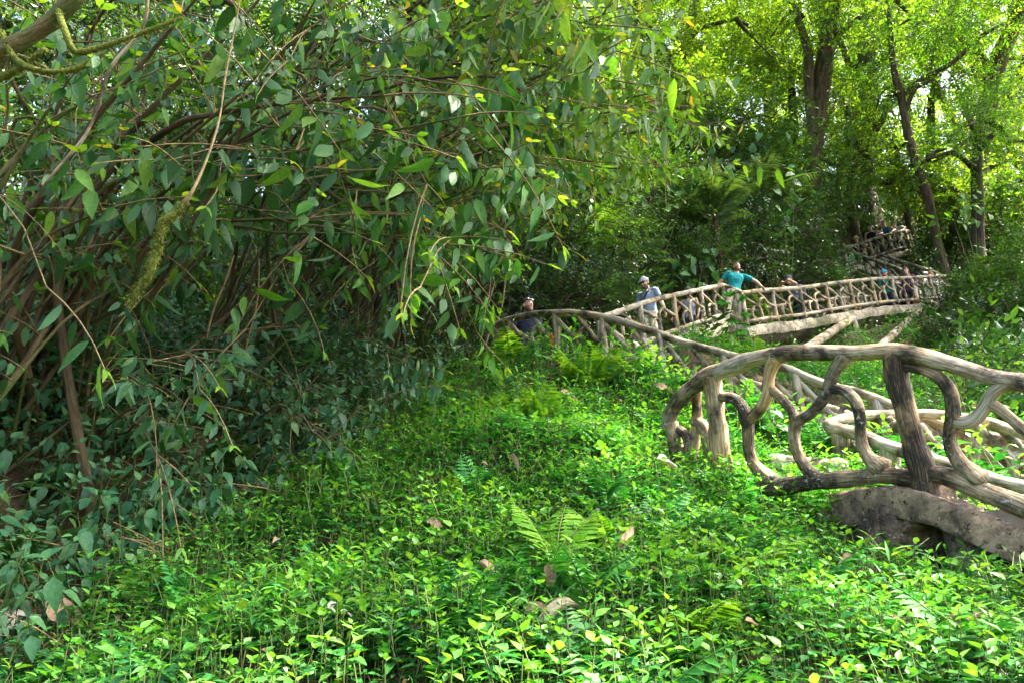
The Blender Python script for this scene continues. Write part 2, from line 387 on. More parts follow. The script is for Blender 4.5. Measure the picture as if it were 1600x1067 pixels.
def slab(name, near, wid, th, M, par, seed=0, dz=0., drop=0., rough=1.):
    """thick deck: near edge polyline, width vector, thickness; drop = extra thickness at the far edge"""
    near = np.asarray(near, float); L = polylen(near); m = max(6, int(L/(.08 if rough == 1 else .035)))
    A = polyat(near, np.linspace(0,1,m))+np.array([0,0,dz]); wv = np.asarray(wid, float)
    k = 7 if rough == 1 else 16; prof = []
    W = np.linspace(0, 1, k)
    ring = [(0,0)]+[(s,0) for s in W[1:]]+[(1,-th-drop)]+[(s,-th-drop*s) for s in W[::-1][1:-1]]+[(0.0,-th)]+[(-.02-.01*math.sin(6*f),-th*f) for f in ((.5,) if rough == 1 else (.85,.7,.55,.4,.25,.1))]
    ring = np.array(ring); nr_ = len(ring)
    V = A[:,None,:]+ring[None,:,0:1]*wv+np.array([0,0,1.])*ring[None,:,1:2]
    V = V.reshape(-1,3); V = V+np.stack([sn(V,seed+1,2.5),sn(V,seed+2,2.5),sn(V,seed+3,2.5)],-1)*.022*rough+np.stack([sn(V,seed+4,8),sn(V,seed+5,8),sn(V,seed+6,8)],-1)*.005*rough
    ii = np.arange(m-1)[:,None]*nr_; jj = np.arange(nr_)[None,:]; j2 = (jj+1) % nr_
    Q = np.stack([ii+jj, ii+j2, ii+nr_+j2, ii+nr_+jj],-1).reshape(-1,4)
    # end caps: quads pairing top and bottom points
    for s in (0, (m-1)*nr_):
        tops = list(range(0, k)); b0 = 2*k-1; bots = [b0]+list(range(b0-1, k, -1))+[k]
        bots = bots[:k]
        Q = np.vstack([Q, [[s+tops[i], s+tops[i+1], s+bots[i+1], s+bots[i]] for i in range(k-1)]])
    o = G().add(V, Q).build(name, M, par); o.data.set_sharp_from_angle(angle=math.radians(38)); return o
def box(c, ax, ay, az):
    c = np.asarray(c, float); s = np.array([[-1,-1,-1],[1,-1,-1],[1,1,-1],[-1,1,-1],[-1,-1,1],[1,-1,1],[1,1,1],[-1,1,1]])*.5
    V = c+s[:,0:1]*np.asarray(ax)+s[:,1:2]*np.asarray(ay)+s[:,2:3]*np.asarray(az)
    return V, np.array([[0,3,2,1],[4,5,6,7],[0,1,5,4],[1,2,6,5],[2,3,7,6],[3,0,4,7]])
def bbox(c, ax, ay, az, n=4, seed=0, amp=.012):
    """rounded, lumpy block"""
    bm = bmesh.new(); bmesh.ops.create_cube(bm, size=1.0)
    bmesh.ops.bevel(bm, geom=bm.edges[:], offset=.06, segments=2, affect='EDGES')
    bmesh.ops.subdivide_edges(bm, edges=bm.edges[:], cuts=1, use_grid_fill=True)
    bmesh.ops.triangulate(bm, faces=[f for f in bm.faces if len(f.verts) != 4])
    V = np.array([v.co[:] for v in bm.verts]); Q = np.array([[v.index for v in f.verts]+([f.verts[-1].index] if len(f.verts) == 3 else []) for f in bm.faces])
    bm.free()
    W = np.asarray(c)+V[:,0:1]*np.asarray(ax)+V[:,1:2]*np.asarray(ay)+V[:,2:3]*np.asarray(az)
    W = W+np.stack([sn(W,seed+k,6) for k in range(3)],-1)*amp
    return W, Q[[len(set(q)) == 4 for q in Q]] if True else Q
def steps(par, near, wid, dz, n, M):
    near = np.asarray(near, float); n = max(3, int(abs(near[-1][2]-near[0][2])/.17))
    for i in range(n):
        a = polyat(near, i/n); b = polyat(near, (i+1)/n); d = b-a; hz = np.array([d[0],d[1],0])
        up = max(abs(d[2]), .06)
        c = (a+b)/2+np.asarray(wid)/2+np.array([0,0,dz-up*.1])
        V, Q = box(c, hz*1.02, np.asarray(wid)*.80, (0,0,up*1.05))
        G().add(V, Q).build('step', M, par, smooth=False)
def away(near, wdt):
    d = np.asarray(near[-1])-np.asarray(near[0]); p = np.array([-d[1], d[0], 0]); p = p/np.linalg.norm(p)
    c = (np.asarray(near[0])+np.asarray(near[-1]))/2
    if p[:2]@c[:2] < 0: p = -p
    return p*wdt
dn = lambda pts, h: [np.asarray(p)-np.array([0,0,h]) for p in pts]
HR = .68
# ---- flight D: rises from the left landing to the middle corner
def dlin(x, x0, d0, x1, d1): return 1/(1/d0+(1/d1-1/d0)*(x-x0)/(x1-x0))
dD = lambda x: dlin(x, 935, 11.0, 1130, 16.6)
D_top = [P(x, y, dD(x)) for x, y in [(935,497),(965,488),(1015,471),(1075,457),(1130,446)]]
E_d = lambda x: dlin(x, 1160, 16.4, 1482, 22.6)
E_top = [P(x, y, E_d(x)) for x, y in [(1160,459),(1187,455),(1255,450),(1312,442),(1375,436),(1412,435),(1450,433),(1478,432)]]
railing('railing rising right in front of the grey cap man to the corner', D_top, HR, M_RAILF, 4, .047, 100, 8, .07)
railing('short corner railing in front of the man in the teal t-shirt', [D_top[-1], (D_top[-1]+E_top[0])/2+np.array([0,0,.01]), E_top[0]], HR, M_RAILF, 1, .047, 140, 8, .07, branches=True)
railing('longest far railing along the upper deck, from the teal t-shirt man to the bushes', E_top, HR, M_RAILF, 9, .051, 160, 8, .08)
wE = away(E_top, 1.35); wD = away(D_top, 1.2)
E_back = [p+wE*.93-np.array([0,0,.02]) for p in E_top]
railing('low back railing of the upper deck, seen through its front railing', [polyat(E_back, t) for t in (0.03,.2,.4,.6,.78)], HR*.95, M_RAILF, 5, .05, 260, 7, .12)
sD = empty('staircase', D_top[0]-np.array([0,0,1.2]), 'pale concrete flight rising from left landing to the corner below the teal t-shirt man', 'staircase', 'concrete stair flights')
slab('slab', dn(D_top, HR), wD, .30, M_SLABF, sD, 3, -.12, .25)
steps(sD, dn(D_top, HR), wD, -.22, 11, M_STEP)
sE = empty('staircase', E_top[0]-np.array([0,0,1.5]), 'long pale raised deck on slanted struts under the far railing', 'staircase', 'concrete stair flights')
slab('slab', dn(E_top, HR), wE, .24, M_SLABF, sE, 5, -.12, .45)
cor = [D_top[-1]-np.array([0,0,HR]), E_top[0]-np.array([0,0,HR])]
slab('landing_slab', cor, away(cor, 1.5), .26, M_SLABF, sE, 9, -.10, .2)
steps(sE, dn(E_top, HR), wE, -.22, 8, M_STEP)
def strut(par, a, b, r, seed, M=None, name='support_post'):
    branch(name, [a, (np.asarray(a)+b)/2, b], r, M or M_RAILF, par, seed, 8, .15, .06)
def gp(px, py, d):
    p = onground(px, py, d); p[2] -= .3; return p
def under(top, near, seed=0):
    return top
zE = np.array([0,0,-HR-.30])
t = polyat(E_top, .44)+zE+wE*.06; strut(sE, t, np.array([t[0]+.05,t[1],Hgt(t[0],t[1])-.2]), .085, 300)
strut(sE, t, P(1255,548,15.6), .10, 301, name='brace')
t = polyat(E_top, .80)+zE+wE*.06; strut(sE, t, np.array([t[0]+.15,t[1],Hgt(t[0],t[1])-.2]), .085, 302)
strut(sE, t, P(1372,545,17.6), .10, 303, name='brace')
strut(sE, D_top[-1]+zE+np.array([.05,.1,0]), np.array([D_top[-1][0]+.05,D_top[-1][1]+.1,Hgt(*D_top[-1][:2])-.3]), .11, 304)
strut(sE, E_top[0]+zE+np.array([0,.1,0]), np.array([E_top[0][0]+.02,E_top[0][1]+.1,Hgt(*E_top[0][:2])-.3]), .10, 305)
# ---- left landing and flight C (runs down to the right, towards the camera)
dC = lambda x: dlin(x, 760, 11.2, 1600, 7.0)
C_top = [P(x, y, dC(x)) for x, y in [(756,535),(764,515),(785,503),(815,495),(840,491),(883,489),(925,493),(965,501),(1010,515),(1060,533),(1110,547),(1160,560),(1225,575),(1280,597),(1345,615),(1400,636),(1450,655),(1500,670),(1560,684),(1640,700)]]
railing('weathered railing round the left landing, then down right through the greenery', C_top, HR, M_RAILF, 12, .050, 400, 9, .06, posts=[0.0,.09,.20,.31,.43,.55,.67,.79,.91,.99])
wC = away(C_top[4:], 1.15)
sC = empty('staircase', C_top[6]-np.array([0,0,1.2]), 'overgrown stair flight descending right behind the lit slope', 'staircase', 'concrete stair flights')
slab('slab', dn(C_top[6:], HR), wC, .20, M_SLABF, sC, 13, -.12)
steps(sC, dn(C_top[6:], HR), wC, -.14, 18, M_STEP)
lc = [P(770,560,11.3), P(925,548,10.9)]
for p in lc: p[2] = C_top[4][2]-HR-.12
slab('landing_slab', lc, away(lc, 2.2), .3, M_SLABF, sC, 15)
C_back = [C_top[i]+wC*.95-np.array([0,0,.0]) for i in (9,11,13,15,17)]
railing('inner railing of the overgrown flight, half hidden by leaves', C_back, HR, M_RAILF, 5, .05, 470, 7, .1)
# ---- flights F and G, far up the hill
dF = lambda x: dlin(x, 1318, 26.5, 1424, 22.9)
F_top = [P(x, y, dF(x)) for x, y in [(1318,391),(1345,400),(1372,409),(1398,418),(1411,424),(1420,436)]]
railing('steep dark railing falling right towards the woman in purple', F_top, .62, M_RAILD, 3, .06, 500, 7, .1)
wF = away(F_top, 1.2)
sF = empty('staircase', F_top[0]-np.array([0,0,1.2]), 'steep mossy flight between the upper balcony and the upper deck', 'staircase', 'concrete stair flights')
slab('slab', dn(F_top[:5], .62), wF, .22, M_SLABF, sF, 17, -.12, .1); steps(sF, dn(F_top[:5], .62), wF, -.14, 9, M_STEP)
railing('back railing of the steep mossy flight below the upper balcony', [p+wF-np.array([0,0,.0]) for p in F_top[:5]], .62, M_RAILD, 2, .05, 520, 7, .12)
dG = lambda x: dlin(x, 1315, 25.6, 1412, 27.6)
G_top = [P(x, y, dG(x)) for x, y in [(1318,387),(1340,383),(1365,374),(1395,365),(1414,361)]]
railing('topmost branch railing under the people in tank tops', G_top, .66, M_RAILD, 5, .055, 540, 7, .1)
G_side = [G_top[-1], G_top[-1]+np.array([.45,-.2,-.05])]
railing('short end railing of the topmost balcony', [G_top[-1], P(1417,361,28.6), P(1420,362,29.2)], .66, M_RAILD, 1, .055, 560, 7, .1)
sG = empty('staircase', G_top[0]-np.array([0,0,1.2]), 'topmost mossy concrete balcony flight high on the slope', 'staircase', 'concrete stair flights')
wG = away(G_top, 1.5); slab('slab', dn(G_top, .66), wG, .24, M_SLABF, sG, 19, -.10, .3); steps(sG, dn(G_top, .66), wG, -.22, 8, M_STEP)
strut(sG, polyat(G_top,.35)-np.array([0,0,1.0]), polyat(G_top,.35)-np.array([0,0,2.4]), .1, 570)
# ---- near railing A (custom branches), its slab, back rail
Z1 = lambda x, y: (1000+x/2.6667, 500+y/2.6667)
dA = lambda X: dlin(X, 1050, 5.9, 1600, 3.95)
def ZA(x, y, dd=0.):
    X, Y = Z1(x, y); return P(X, Y, dA(X)+dd)
RA = empty('branch_railing', ZA(1190,720), 'large weathered foreground railing of concrete branches around the near landing', 'railing', 'branch-shaped concrete railings')
br = lambda nm, pts, r, s, dd=0., M=None: branch(nm, [ZA(x,y,dd) for x,y in pts], [q*1.10 for q in r], M or (M_RAILT if s in (601,603,604,608) else M_RAILN if s in (600,610,613) else M_RAILK), RA, s, 16, .018, .13)
rA = lambda wz, X: wz/2.6667/2*dA(X)/F      # width in zoomed pixels -> radius
br('handrail', [(128,455),(122,415),(150,350),(210,285),(290,232),(400,188),(520,150),(640,137),(850,137),(1050,133),(1200,158),(1350,203),(1500,245),(1620,268),(1750,305),(2000,395),(2300,520)],
   [rA(58,1050)]*3+[rA(62,1080),rA(66,1110),rA(62,1150),rA(62,1195),rA(62,1240),rA(60,1320),rA(66,1400),rA(66,1450),rA(62,1500),rA(64,1560),rA(70,1600),rA(70,1600),rA(72,1750),rA(74,1860)], 600)
br('post', [(300,240),(318,400),(335,560),(350,720)], [rA(72,1110),rA(68,1115),rA(78,1125),rA(88,1130)], 601)
br('post', [(1058,150),(1075,250),(1105,380),(1140,500),(1170,610),(1195,760)], [rA(100,1400),rA(88,1405),rA(84,1412),rA(88,1420),rA(96,1440),rA(112,1450)], 602)
br('post', [(128,430),(142,500),(158,560),(170,640)], [rA(56,1050),rA(54,1055),rA(60,1060),rA(62,1060)], 603)
br('post', [(238,300),(236,420),(222,520),(208,660)], [rA(40,1085),rA(42,1085),rA(50,1080),rA(52,1080)], 604, .12)
br('baluster', [(222,430),(250,428),(275,470),(285,540),(290,640)], [rA(30,1090),rA(40,1090),rA(48,1100),rA(50,1100),rA(54,1100)], 605, .10)
br('baluster', [(138,455),(170,460),(195,490),(198,540),(185,600)], [rA(34,1055),rA(36,1060),rA(34,1070),rA(34,1070),rA(36,1070)], 606, .02)
br('baluster', [(330,318),(385,325),(425,360),(442,410),(450,450),(452,530),(478,600),(545,670)], [rA(36,1125),rA(40,1140),rA(44,1160),rA(54,1165),rA(46,1168),rA(42,1170),rA(48,1180),rA(70,1200)], 607)
br('baluster', [(565,160),(545,205),(538,250),(530,310),(500,370),(450,415)], [rA(62,1210),rA(46,1205),rA(42,1200),rA(44,1198),rA(46,1185),rA(46,1168)], 608)
br('baluster', [(545,285),(590,325),(630,380),(645,420),(640,480),(652,545),(690,610),(740,670)], [rA(38,1205),rA(36,1220),rA(38,1236),rA(52,1242),rA(44,1240),rA(42,1245),rA(48,1260),rA(68,1277)], 609)
br('baluster', [(860,150),(815,205),(790,260),(770,320),(720,380),(648,425)], [rA(72,1322),rA(52,1305),rA(46,1296),rA(46,1290),rA(44,1270),rA(46,1243)], 610)
br('baluster', [(800,285),(850,295),(895,335),(915,395),(918,460),(925,520),(955,575),(1010,620)], [rA(40,1300),rA(42,1318),rA(46,1335),rA(44,1343),rA(42,1344),rA(46,1347),rA(54,1358),rA(84,1378)], 611)
br('baluster', [(1110,195),(1190,210),(1250,240),(1295,300),(1308,360),(1305,420),(1288,480),(1300,540),(1340,600),(1420,665)], [rA(40,1415),rA(44,1445),rA(48,1470),rA(52,1485),rA(58,1490),rA(62,1490),rA(52,1483),rA(54,1487),rA(62,1500),rA(86,1530)], 612)
br('baluster', [(1590,262),(1530,260),(1475,300),(1450,345),(1410,400),(1365,425),(1305,420)], [rA(60,1596),rA(58,1573),rA(54,1553),rA(56,1543),rA(52,1528),rA(52,1510),rA(54,1490)], 613)
br('baluster', [(1462,350),(1520,390),(1580,440),(1640,500),(1700,620)], [rA(42,1548),rA(42,1570),rA(46,1592),rA(50,1600),rA(56,1600)], 614)
br('bottom_rail', [(400,720),(470,700),(600,690),(720,672),(850,660),(980,648),(1080,650),(1180,665)], [rA(40,1150),rA(64,1170),rA(68,1225),rA(62,1270),rA(66,1318),rA(64,1368),rA(64,1400),rA(70,1440)], 615)
br('bottom_rail', [(1190,640),(1270,650),(1350,678),(1440,715),(1540,755),(1660,805),(1980,950),(2300,1110)], [rA(70,1440),rA(72,1476),rA(76,1506),rA(78,1540),rA(80,1577),rA(84,1600),rA(84,1750),rA(84,1860)], 616)
br('post', [(1960,385),(1985,600),(2020,820),(2050,1020)], [rA(90,1735),rA(84,1740),rA(90,1750),rA(100,1760)], 617)
SA = empty('staircase', ZA(1190,860), 'near stair flight with thick stained landing slab below the foreground railing', 'staircase', 'concrete stair flights')
nearA = [ZA(800,728,.06), ZA(900,715,.03), ZA(1050,700,-.02), ZA(1190,712,-.08), ZA(1330,780,-.08), ZA(1460,828,-.06), ZA(1640,895,-.04), ZA(1980,1050,-.04), ZA(2300,1220,-.04)]
wA = away([nearA[3], nearA[8]], 1.15)
slab('slab', nearA, wA, .215, M_SLABN, SA, 31, .02, rough=1.1)
V, Q = bbox(ZA(1160,790,.20), (.30,0,0), (0,.40,0), (0,0,.34), seed=40, amp=.06); G().add(V, Q).build('footing', M_SLABN, SA)
V, Q = bbox(ZA(960,880,.34), (.66,0,0), (0,.3,0), (0,0,.30), seed=43, amp=.05); G().add(V, Q).build('footing', M_SLABN, SA)
V, Q = bbox(ZA(1385,985,.02), (.16,0,0), (0,.2,0), (0,0,.52), seed=46, amp=.008); G().add(V, Q).build('support_block', M_SLABF, SA)
V, Q = bbox(ZA(1165,915,.16), (.62,0,0), (0,.3,0), (0,0,.36), seed=49, amp=.05); G().add(V, Q).build('footing', M_SLABN, SA)
stA = [nearA[4]+np.array([0,0,.03]), nearA[8]+np.array([0,0,.03])]; steps(SA, stA[::-1], wA, -.03, 4, M_STEP)
# ---- back rail of the near landing
dA2 = lambda X: dA(X)+1.15
def ZQ(x, y, d): X, Y = Z1(x, y); return P(X, Y, d)
RA2 = empty('branch_railing', ZQ(560,690,6.9), 'pale low log rail behind the foreground railing, with stubby legs', 'railing', 'branch-shaped concrete railings')
branch('handrail', [ZQ(x,y,d) for x,y,d in [(225,530,7.1),(290,558,7.0),(400,578,6.8),(520,595,6.6),(640,605,6.5),(760,612,6.4),(850,622,6.3)]], [.075,.08,.08,.085,.085,.08,.08], M_RAILP, RA2, 650, 12, .03)
for k, (x, y) in enumerate([(245,545),(405,585),(690,610)]):
    d = 7.05-.9*(x-225)/600; branch('post', [ZQ(x,y,d), ZQ(x+4,y+60,d), ZQ(x+8,y+130,d)], [.06,.065,.08], M_RAILN, RA2, 651+k, 10, .03)
for k, (x, y) in enumerate([(300,570),(600,612)]):
    d = 7.05-.9*(x-225)/600; branch('baluster', [ZQ(x,y,d), ZQ(x+35,y+20,d), ZQ(x+50,y+70,d), ZQ(x+40,y+120,d)], [.045,.045,.04,.05], M_RAILN, RA2, 655+k, 10, .03)
# ---- railings of flight B: corner behind the near railing, one rail each side
rB = lambda wz, d: wz/2.6667/2*d/F
B1 = empty('branch_railing', ZQ(840,680,6.9), 'thick pale log rail from a rounded corner, behind the foreground railing', 'railing', 'branch-shaped concrete railings')
fB = [(785,425,7.0),(800,447,6.95),(900,472,6.75),(1000,512,6.5),(1100,545,6.3),(1200,578,6.1),(1300,608,5.9),(1400,640,5.7),(1500,672,5.5),(1650,712,5.3),(2000,840,4.8),(2300,960,4.5)]
branch('handrail', [ZQ(*p) for p in fB], [rB(50,7)]+[rB(58,p[2]) for p in fB[1:]], M_RAILP, B1, 700, 14, .03)
for k, (x, y, wz) in enumerate([(835,470,76),(1036,520,86),(1330,620,60),(1560,690,60)]):
    d = np.interp(x, [p[0] for p in fB], [p[2] for p in fB]); branch('post', [ZQ(x,y,d+.02), ZQ(x+8,y+90,d+.02), ZQ(x+22,y+210,d+.02)], [rB(wz*.95,d),rB(wz,d),rB(wz*1.15,d)], M_RAILN if k != 1 else M_RAILP, B1, 705+k, 12, .03)
for k, pts in enumerate([[(860,500),(890,550),(910,600),(890,680)],[(1060,430),(1090,480),(1140,540),(1230,640)]]):
    branch('baluster', [ZQ(x,y,6.95) for x,y in pts], [rB(44,7)]*4, M_RAILN, B1, 710+k, 10, .03)
branch('baluster', [ZQ(x,y,6.0) for x,y in [(1240,700),(1300,715),(1370,750),(1420,790)]], [rB(44,6),rB(50,6),rB(48,6),rB(40,6)], M_RAILP, B1, 713, 10, .03)
branch('bottom_rail', [ZQ(x,y,d) for x,y,d in [(840,665,7.0),(1000,690,6.7),(1200,735,6.2),(1420,790,5.8),(1640,850,5.4)]], .055, M_RAILN, B1, 714, 10, .04)
B2 = empty('branch_railing', ZQ(1000,560,7.4), 'pale log rail curving right with forked branches over the brightest patch of greenery', 'railing', 'branch-shaped concrete railings')
bB = [(790,428,7.05),(850,412,7.2),(920,400,7.3),(1050,393,7.4),(1160,392,7.4),(1260,396,7.3),(1400,418,7.1),(1500,442,6.9),(1650,495,6.6),(2000,630,6.0),(2300,760,5.6)]
branch('handrail', [ZQ(*p) for p in bB], [rB(44,7)]+[rB(44,p[2]) for p in bB[1:]], M_RAILP, B2, 720, 12, .03)
for k, pts in enumerate([[(985,400),(992,450),(1012,500),(1030,580)],[(1185,470),(1192,510),(1196,560)],[(1320,440),(1335,520),(1350,600)]]):
    branch('post', [ZQ(x,y,7.38) for x,y in pts], [rB(56,7.3)]*len(pts), M_RAILN, B2, 725+k, 10, .03)
for k, (pts, wz) in enumerate([([(1035,410),(1070,450),(1110,500),(1180,570)],34),([(1165,440),(1210,500),(1260,550),(1320,600)],40),([(1370,425),(1420,460),(1480,520),(1545,575),(1555,650)],40),([(1400,620),(1395,560),(1410,510),(1450,490),(1475,500)],34),([(1490,440),(1545,490),(1580,530),(1620,560)],40),([(1550,570),(1590,545),(1640,520)],36)]):
    branch('baluster', [ZQ(x,y,7.2-.25*(x>1300)) for x,y in pts], rB(wz,7.2), M_RAILN if k in (1,) else M_RAILP, B2, 730+k, 10, .03)
B3 = empty('branch_railing', ZQ(1400,620,8.2), 'thin pale rail low on the bright slope behind the forked branches', 'railing', 'branch-shaped concrete railings')
branch('handrail', [ZQ(x,y,d) for x,y,d in [(1160,425,8.6),(1220,430,8.5),(1270,455,8.4),(1350,490,8.2),(1450,520,8.0),(1560,545,7.8),(1650,570,7.6)]], rB(36,8.2), M_RAILP, B3, 750, 10, .04)
for k, pts in enumerate([[(1240,435),(1250,480),(1262,540)],[(1350,560),(1400,545),(1450,570),(1480,625)],[(1560,545),(1556,600),(1556,660)]]):
    branch('post' if k != 1 else 'baluster', [ZQ(x,y,8.15) for x,y in pts], rB(34,8.2), M_RAILP, B3, 755+k, 9, .04)
branch('bottom_rail', [ZQ(x,y,8.1) for x,y in [(1470,610),(1520,630),(1600,655),(1660,670)]], rB(24,8), M_RAILP, B3, 760, 9, .04)
SB = empty('staircase', ZQ(1000,720,6.9), 'mostly hidden stair flight between the pale log rails, going down right', 'staircase', 'concrete stair flights')
nb = [ZQ(x,y,d) for x,y,d in [(840,690,7.05),(1000,715,6.75),(1200,760,6.25),(1420,815,5.85),(1640,875,5.45),(2000,1000,4.95),(2300,1120,4.6)]]
slab('slab', nb, away(nb, 1.0), .16, M_SLABN, SB, 61); steps(SB, nb[::-1], away(nb, 1.0), -.06, 8, M_STEP)
# ================================================================ leaf shapes and leafy pieces
def leaf_tpl(L=1., W=.45, kind='ovate', nseg=4, fold=.25, droop=.18, wav=0.):
    t = np.linspace(0, 1, nseg+1)
    if kind == 'ovate': w = np.sin(np.pi*t**.72)**.85*(1-.30*t)
    elif kind == 'lance': w = np.sin(np.pi*t**.85)**1.0*(1-.15*t)
    elif kind == 'obov': w = np.sin(np.pi*t**1.35)**.8
    elif kind == 'heart': w = np.where(t < .12, .55+3.5*t, np.cos((t-.12)/.88*np.pi/2)**.8); w = w/w.max(); w[-1] = 0
    else: w = np.sin(np.pi*np.clip(t,0,1)**.6)**.5
    w = np.maximum(w/w.max(), .03)*W/2
    y = t*L; z = -droop*L*t**1.8
    V = np.zeros((nseg+1, 3, 3))
    V[:,0] = np.stack([-w, y, z+np.abs(w)*fold+wav*W*np.sin(t*9)], -1); V[:,1] = np.stack([0*t, y, z], -1)
    V[:,2] = np.stack([w, y, z+np.abs(w)*fold+wav*W*np.sin(t*9+2)], -1)
    if kind == 'heart': V[0,0,1] -= .10*L; V[0,2,1] -= .10*L
    i = np.arange(nseg)[:,None]*3
    Q = np.concatenate([np.concatenate([i,i+1,i+4,i+3],1), np.concatenate([i+1,i+2,i+5,i+4],1)])
    return V.reshape(-1,3), Q
def put(tpl, pos, ax, nm, sc):
    """place N copies of a leaf: base at pos, along ax, face normal nm"""
    V0, Q0 = tpl; pos = np.atleast_2d(pos); n = len(pos)
    y = np.broadcast_to(norm(np.atleast_2d(ax)), (n,3)); z = np.broadcast_to(np.atleast_2d(nm), (n,3)); z = norm(z-y*(z*y).sum(-1, keepdims=True)); x = np.cross(y, z)
    sc = np.broadcast_to(np.asarray(sc, float), (n,))
    R_ = np.stack([x, y, z], -1)
    V = np.einsum('nij,vj->nvi', R_, V0)*sc[:,None,None]+pos[:,None,:]
    Q = (Q0[None]+np.arange(n)[:,None,None]*len(V0)).reshape(-1,4)
    return V.reshape(-1,3), Q
def inst(protos, pos, Rm, sc, rng):
    """merge many placed copies of ready-made pieces -> list of (V,Q,m)"""
    k = rng.integers(0, len(protos), len(pos)); o = []
    for i, (V0, Q0, m0) in enumerate(protos):
        s = np.where(k == i)[0]
        if not len(s): continue
        V = np.einsum('nij,vj->nvi', Rm[s], V0)*sc[s][:,None,None]+pos[s][:,None,:]
        Q = (Q0[None]+np.arange(len(s))[:,None,None]*len(V0)).reshape(-1,4)
        o.append((V.reshape(-1,3), Q, np.tile(m0, len(s))))
    return o
def frames(ax, rng, up=None):
    """rotation matrices whose local Z runs along ax, random spin"""
    z = norm(ax); n = len(z); r = norm(rng.normal(size=(n,3)))
    x = norm(np.cross(r, z)); y = np.cross(z, x)
    return np.stack([x, y, z], -1)
def frames_up(ax, rng, jit=.35):
    """local Z along ax, local X kept level: sprays keep their upper side up"""
    z = norm(ax); n = len(z); u = np.array([0,0,1.])+rng.normal(size=(n,3))*jit
    x = norm(np.cross(u, z)); y = np.cross(z, x)
    return np.stack([x, y, z], -1)
class Pb:
    def __init__(s): s.V=[]; s.Q=[]; s.m=[]; s.n=0
    def add(s, VQ, m):
        V, Q = VQ; s.V.append(V); s.Q.append(Q+s.n); s.m.append(np.full(len(Q), m)); s.n += len(V)
    def get(s): return np.concatenate(s.V), np.concatenate(s.Q), np.concatenate(s.m)
def thin(pts, r0, r1, n=4):
    pts = np.asarray(pts, float); m = len(pts)
    T = norm(np.gradient(pts, axis=0)); k = norm(np.cross(T, np.array([.31,.22,.93]))); b = np.cross(T, k)
    r = np.linspace(r0, r1, m); th = np.linspace(0, 2*np.pi, n, endpoint=False)
    V = pts[:,None]+r[:,None,None]*(k[:,None]*np.cos(th)[None,:,None]+b[:,None]*np.sin(th)[None,:,None])
    i = np.arange(m-1)[:,None]*n; j = np.arange(n)[None]; j2 = (j+1) % n
    return V.reshape(-1,3), np.stack([i+j, i+j2, i+n+j2, i+n+j],-1).reshape(-1,4)
def herb(rng, h=.28, leafL=.075, W=.5, pairs=4, kind='ovate', seg=3, tilt=.15, droop=.2, top=3):
    p = Pb(); t = leaf_tpl(1, W, kind, seg, .28, droop)
    bend = rng.normal(size=2)*h*.14
    z = np.linspace(0, 1, 4); st = np.stack([bend[0]*z**2, bend[1]*z**2, z*h], -1); p.add(thin(st, .0030, .0016, 3), 0)
    a0 = rng.uniform(0, 6.28)
    for i in range(pairs):
        f = 1-.62*(i/max(1, pairs-1)) if pairs > 1 else 1
        f = min(1, f); c = np.array([bend[0]*f**2, bend[1]*f**2, f*h]); a = a0+i*1.57+rng.normal()*.25
        s = leafL*(.62 if i == 0 else rng.uniform(.8, 1.15))
        up = .75 if i == 0 else tilt+rng.normal()*.2
        for q in (0, math.pi):
            d = np.array([math.cos(a+q), math.sin(a+q), up]); nm = np.array([-math.cos(a+q)*up*.9, -math.sin(a+q)*up*.9, 1.])+rng.normal(size=3)*.18
            p.add(put(t, c+norm(d)*.012, d, nm, s*rng.uniform(.85,1.1)), 1 if not (i == 0 and top) else 2)
    return p.get()
def spray(rng, L=.5, n=14, leafL=.12, W=.42, kind='ovate', seg=2, droop=.25, hang=0., wood=True, spread=1.0):
    """leafy twig along local Z (tip up); leaves to both sides"""
    p = Pb(); t = leaf_tpl(1, W, kind, seg, .22, .22)
    z = np.linspace(0,1,4); b = rng.normal(size=2)*.12*L
    st = np.stack([b[0]*z**2, b[1]*z**2-droop*L*z**2*.5, z*L], -1)
    if wood: p.add(thin(st, .006*L/.5, .0025, 3), 0)
    for i in range(n):
        f = .18+.82*(i+.5)/n; c = np.array([b[0]*f*f, b[1]*f*f-droop*L*.5*f*f, f*L])
        sgn = 1 if i % 2 else -1
        d = np.array([sgn*spread*rng.uniform(.7,1.1), -hang+rng.normal()*.28, .55+rng.normal()*.2]); nm = np.array([rng.normal()*.3, 1., -.2+rng.normal()*.3])
        p.add(put(t, c, d, nm, leafL*rng.uniform(.7,1.2)*(1-.25*f)), 1)
    d = np.array([0,-.1,1.]); p.add(put(t, st[-1], d, np.array([0,1,.1]), leafL*.8), 1)
    return p.get()
def hangspray(rng, L=.55, n=9, leafL=.14, W=.42, kind='ovate'):
    """twig along local Z whose leaves hang straight down (local -Y is down)"""
    p = Pb(); t = leaf_tpl(1, W, kind, 6, .22, rng.uniform(.05,.35), .05)
    z = np.linspace(0,1,5); st = np.stack([rng.normal()*.05*z**2, -.18*L*z**2, z*L], -1); p.add(thin(st, .006, .003, 4), 0)
    for i in range(n):
        f = .12+.88*(i+.5)/n; c = np.array([0, -.18*L*f*f, f*L])
        d = np.array([(1 if i%2 else -1)*rng.uniform(.1,.6), -1., .15+rng.normal()*.25]); nm = np.array([rng.normal(), .15, rng.normal()])
        p.add(put(t, c+np.array([0,-.02,0]), d, nm, leafL*rng.uniform(.65,1.2)), 1)
    for q in (-1, 1): p.add(put(t, st[-1], np.array([q*.5,-.2,1.]), np.array([0,1,0.]), leafL*.55), 2)
    return p.get()
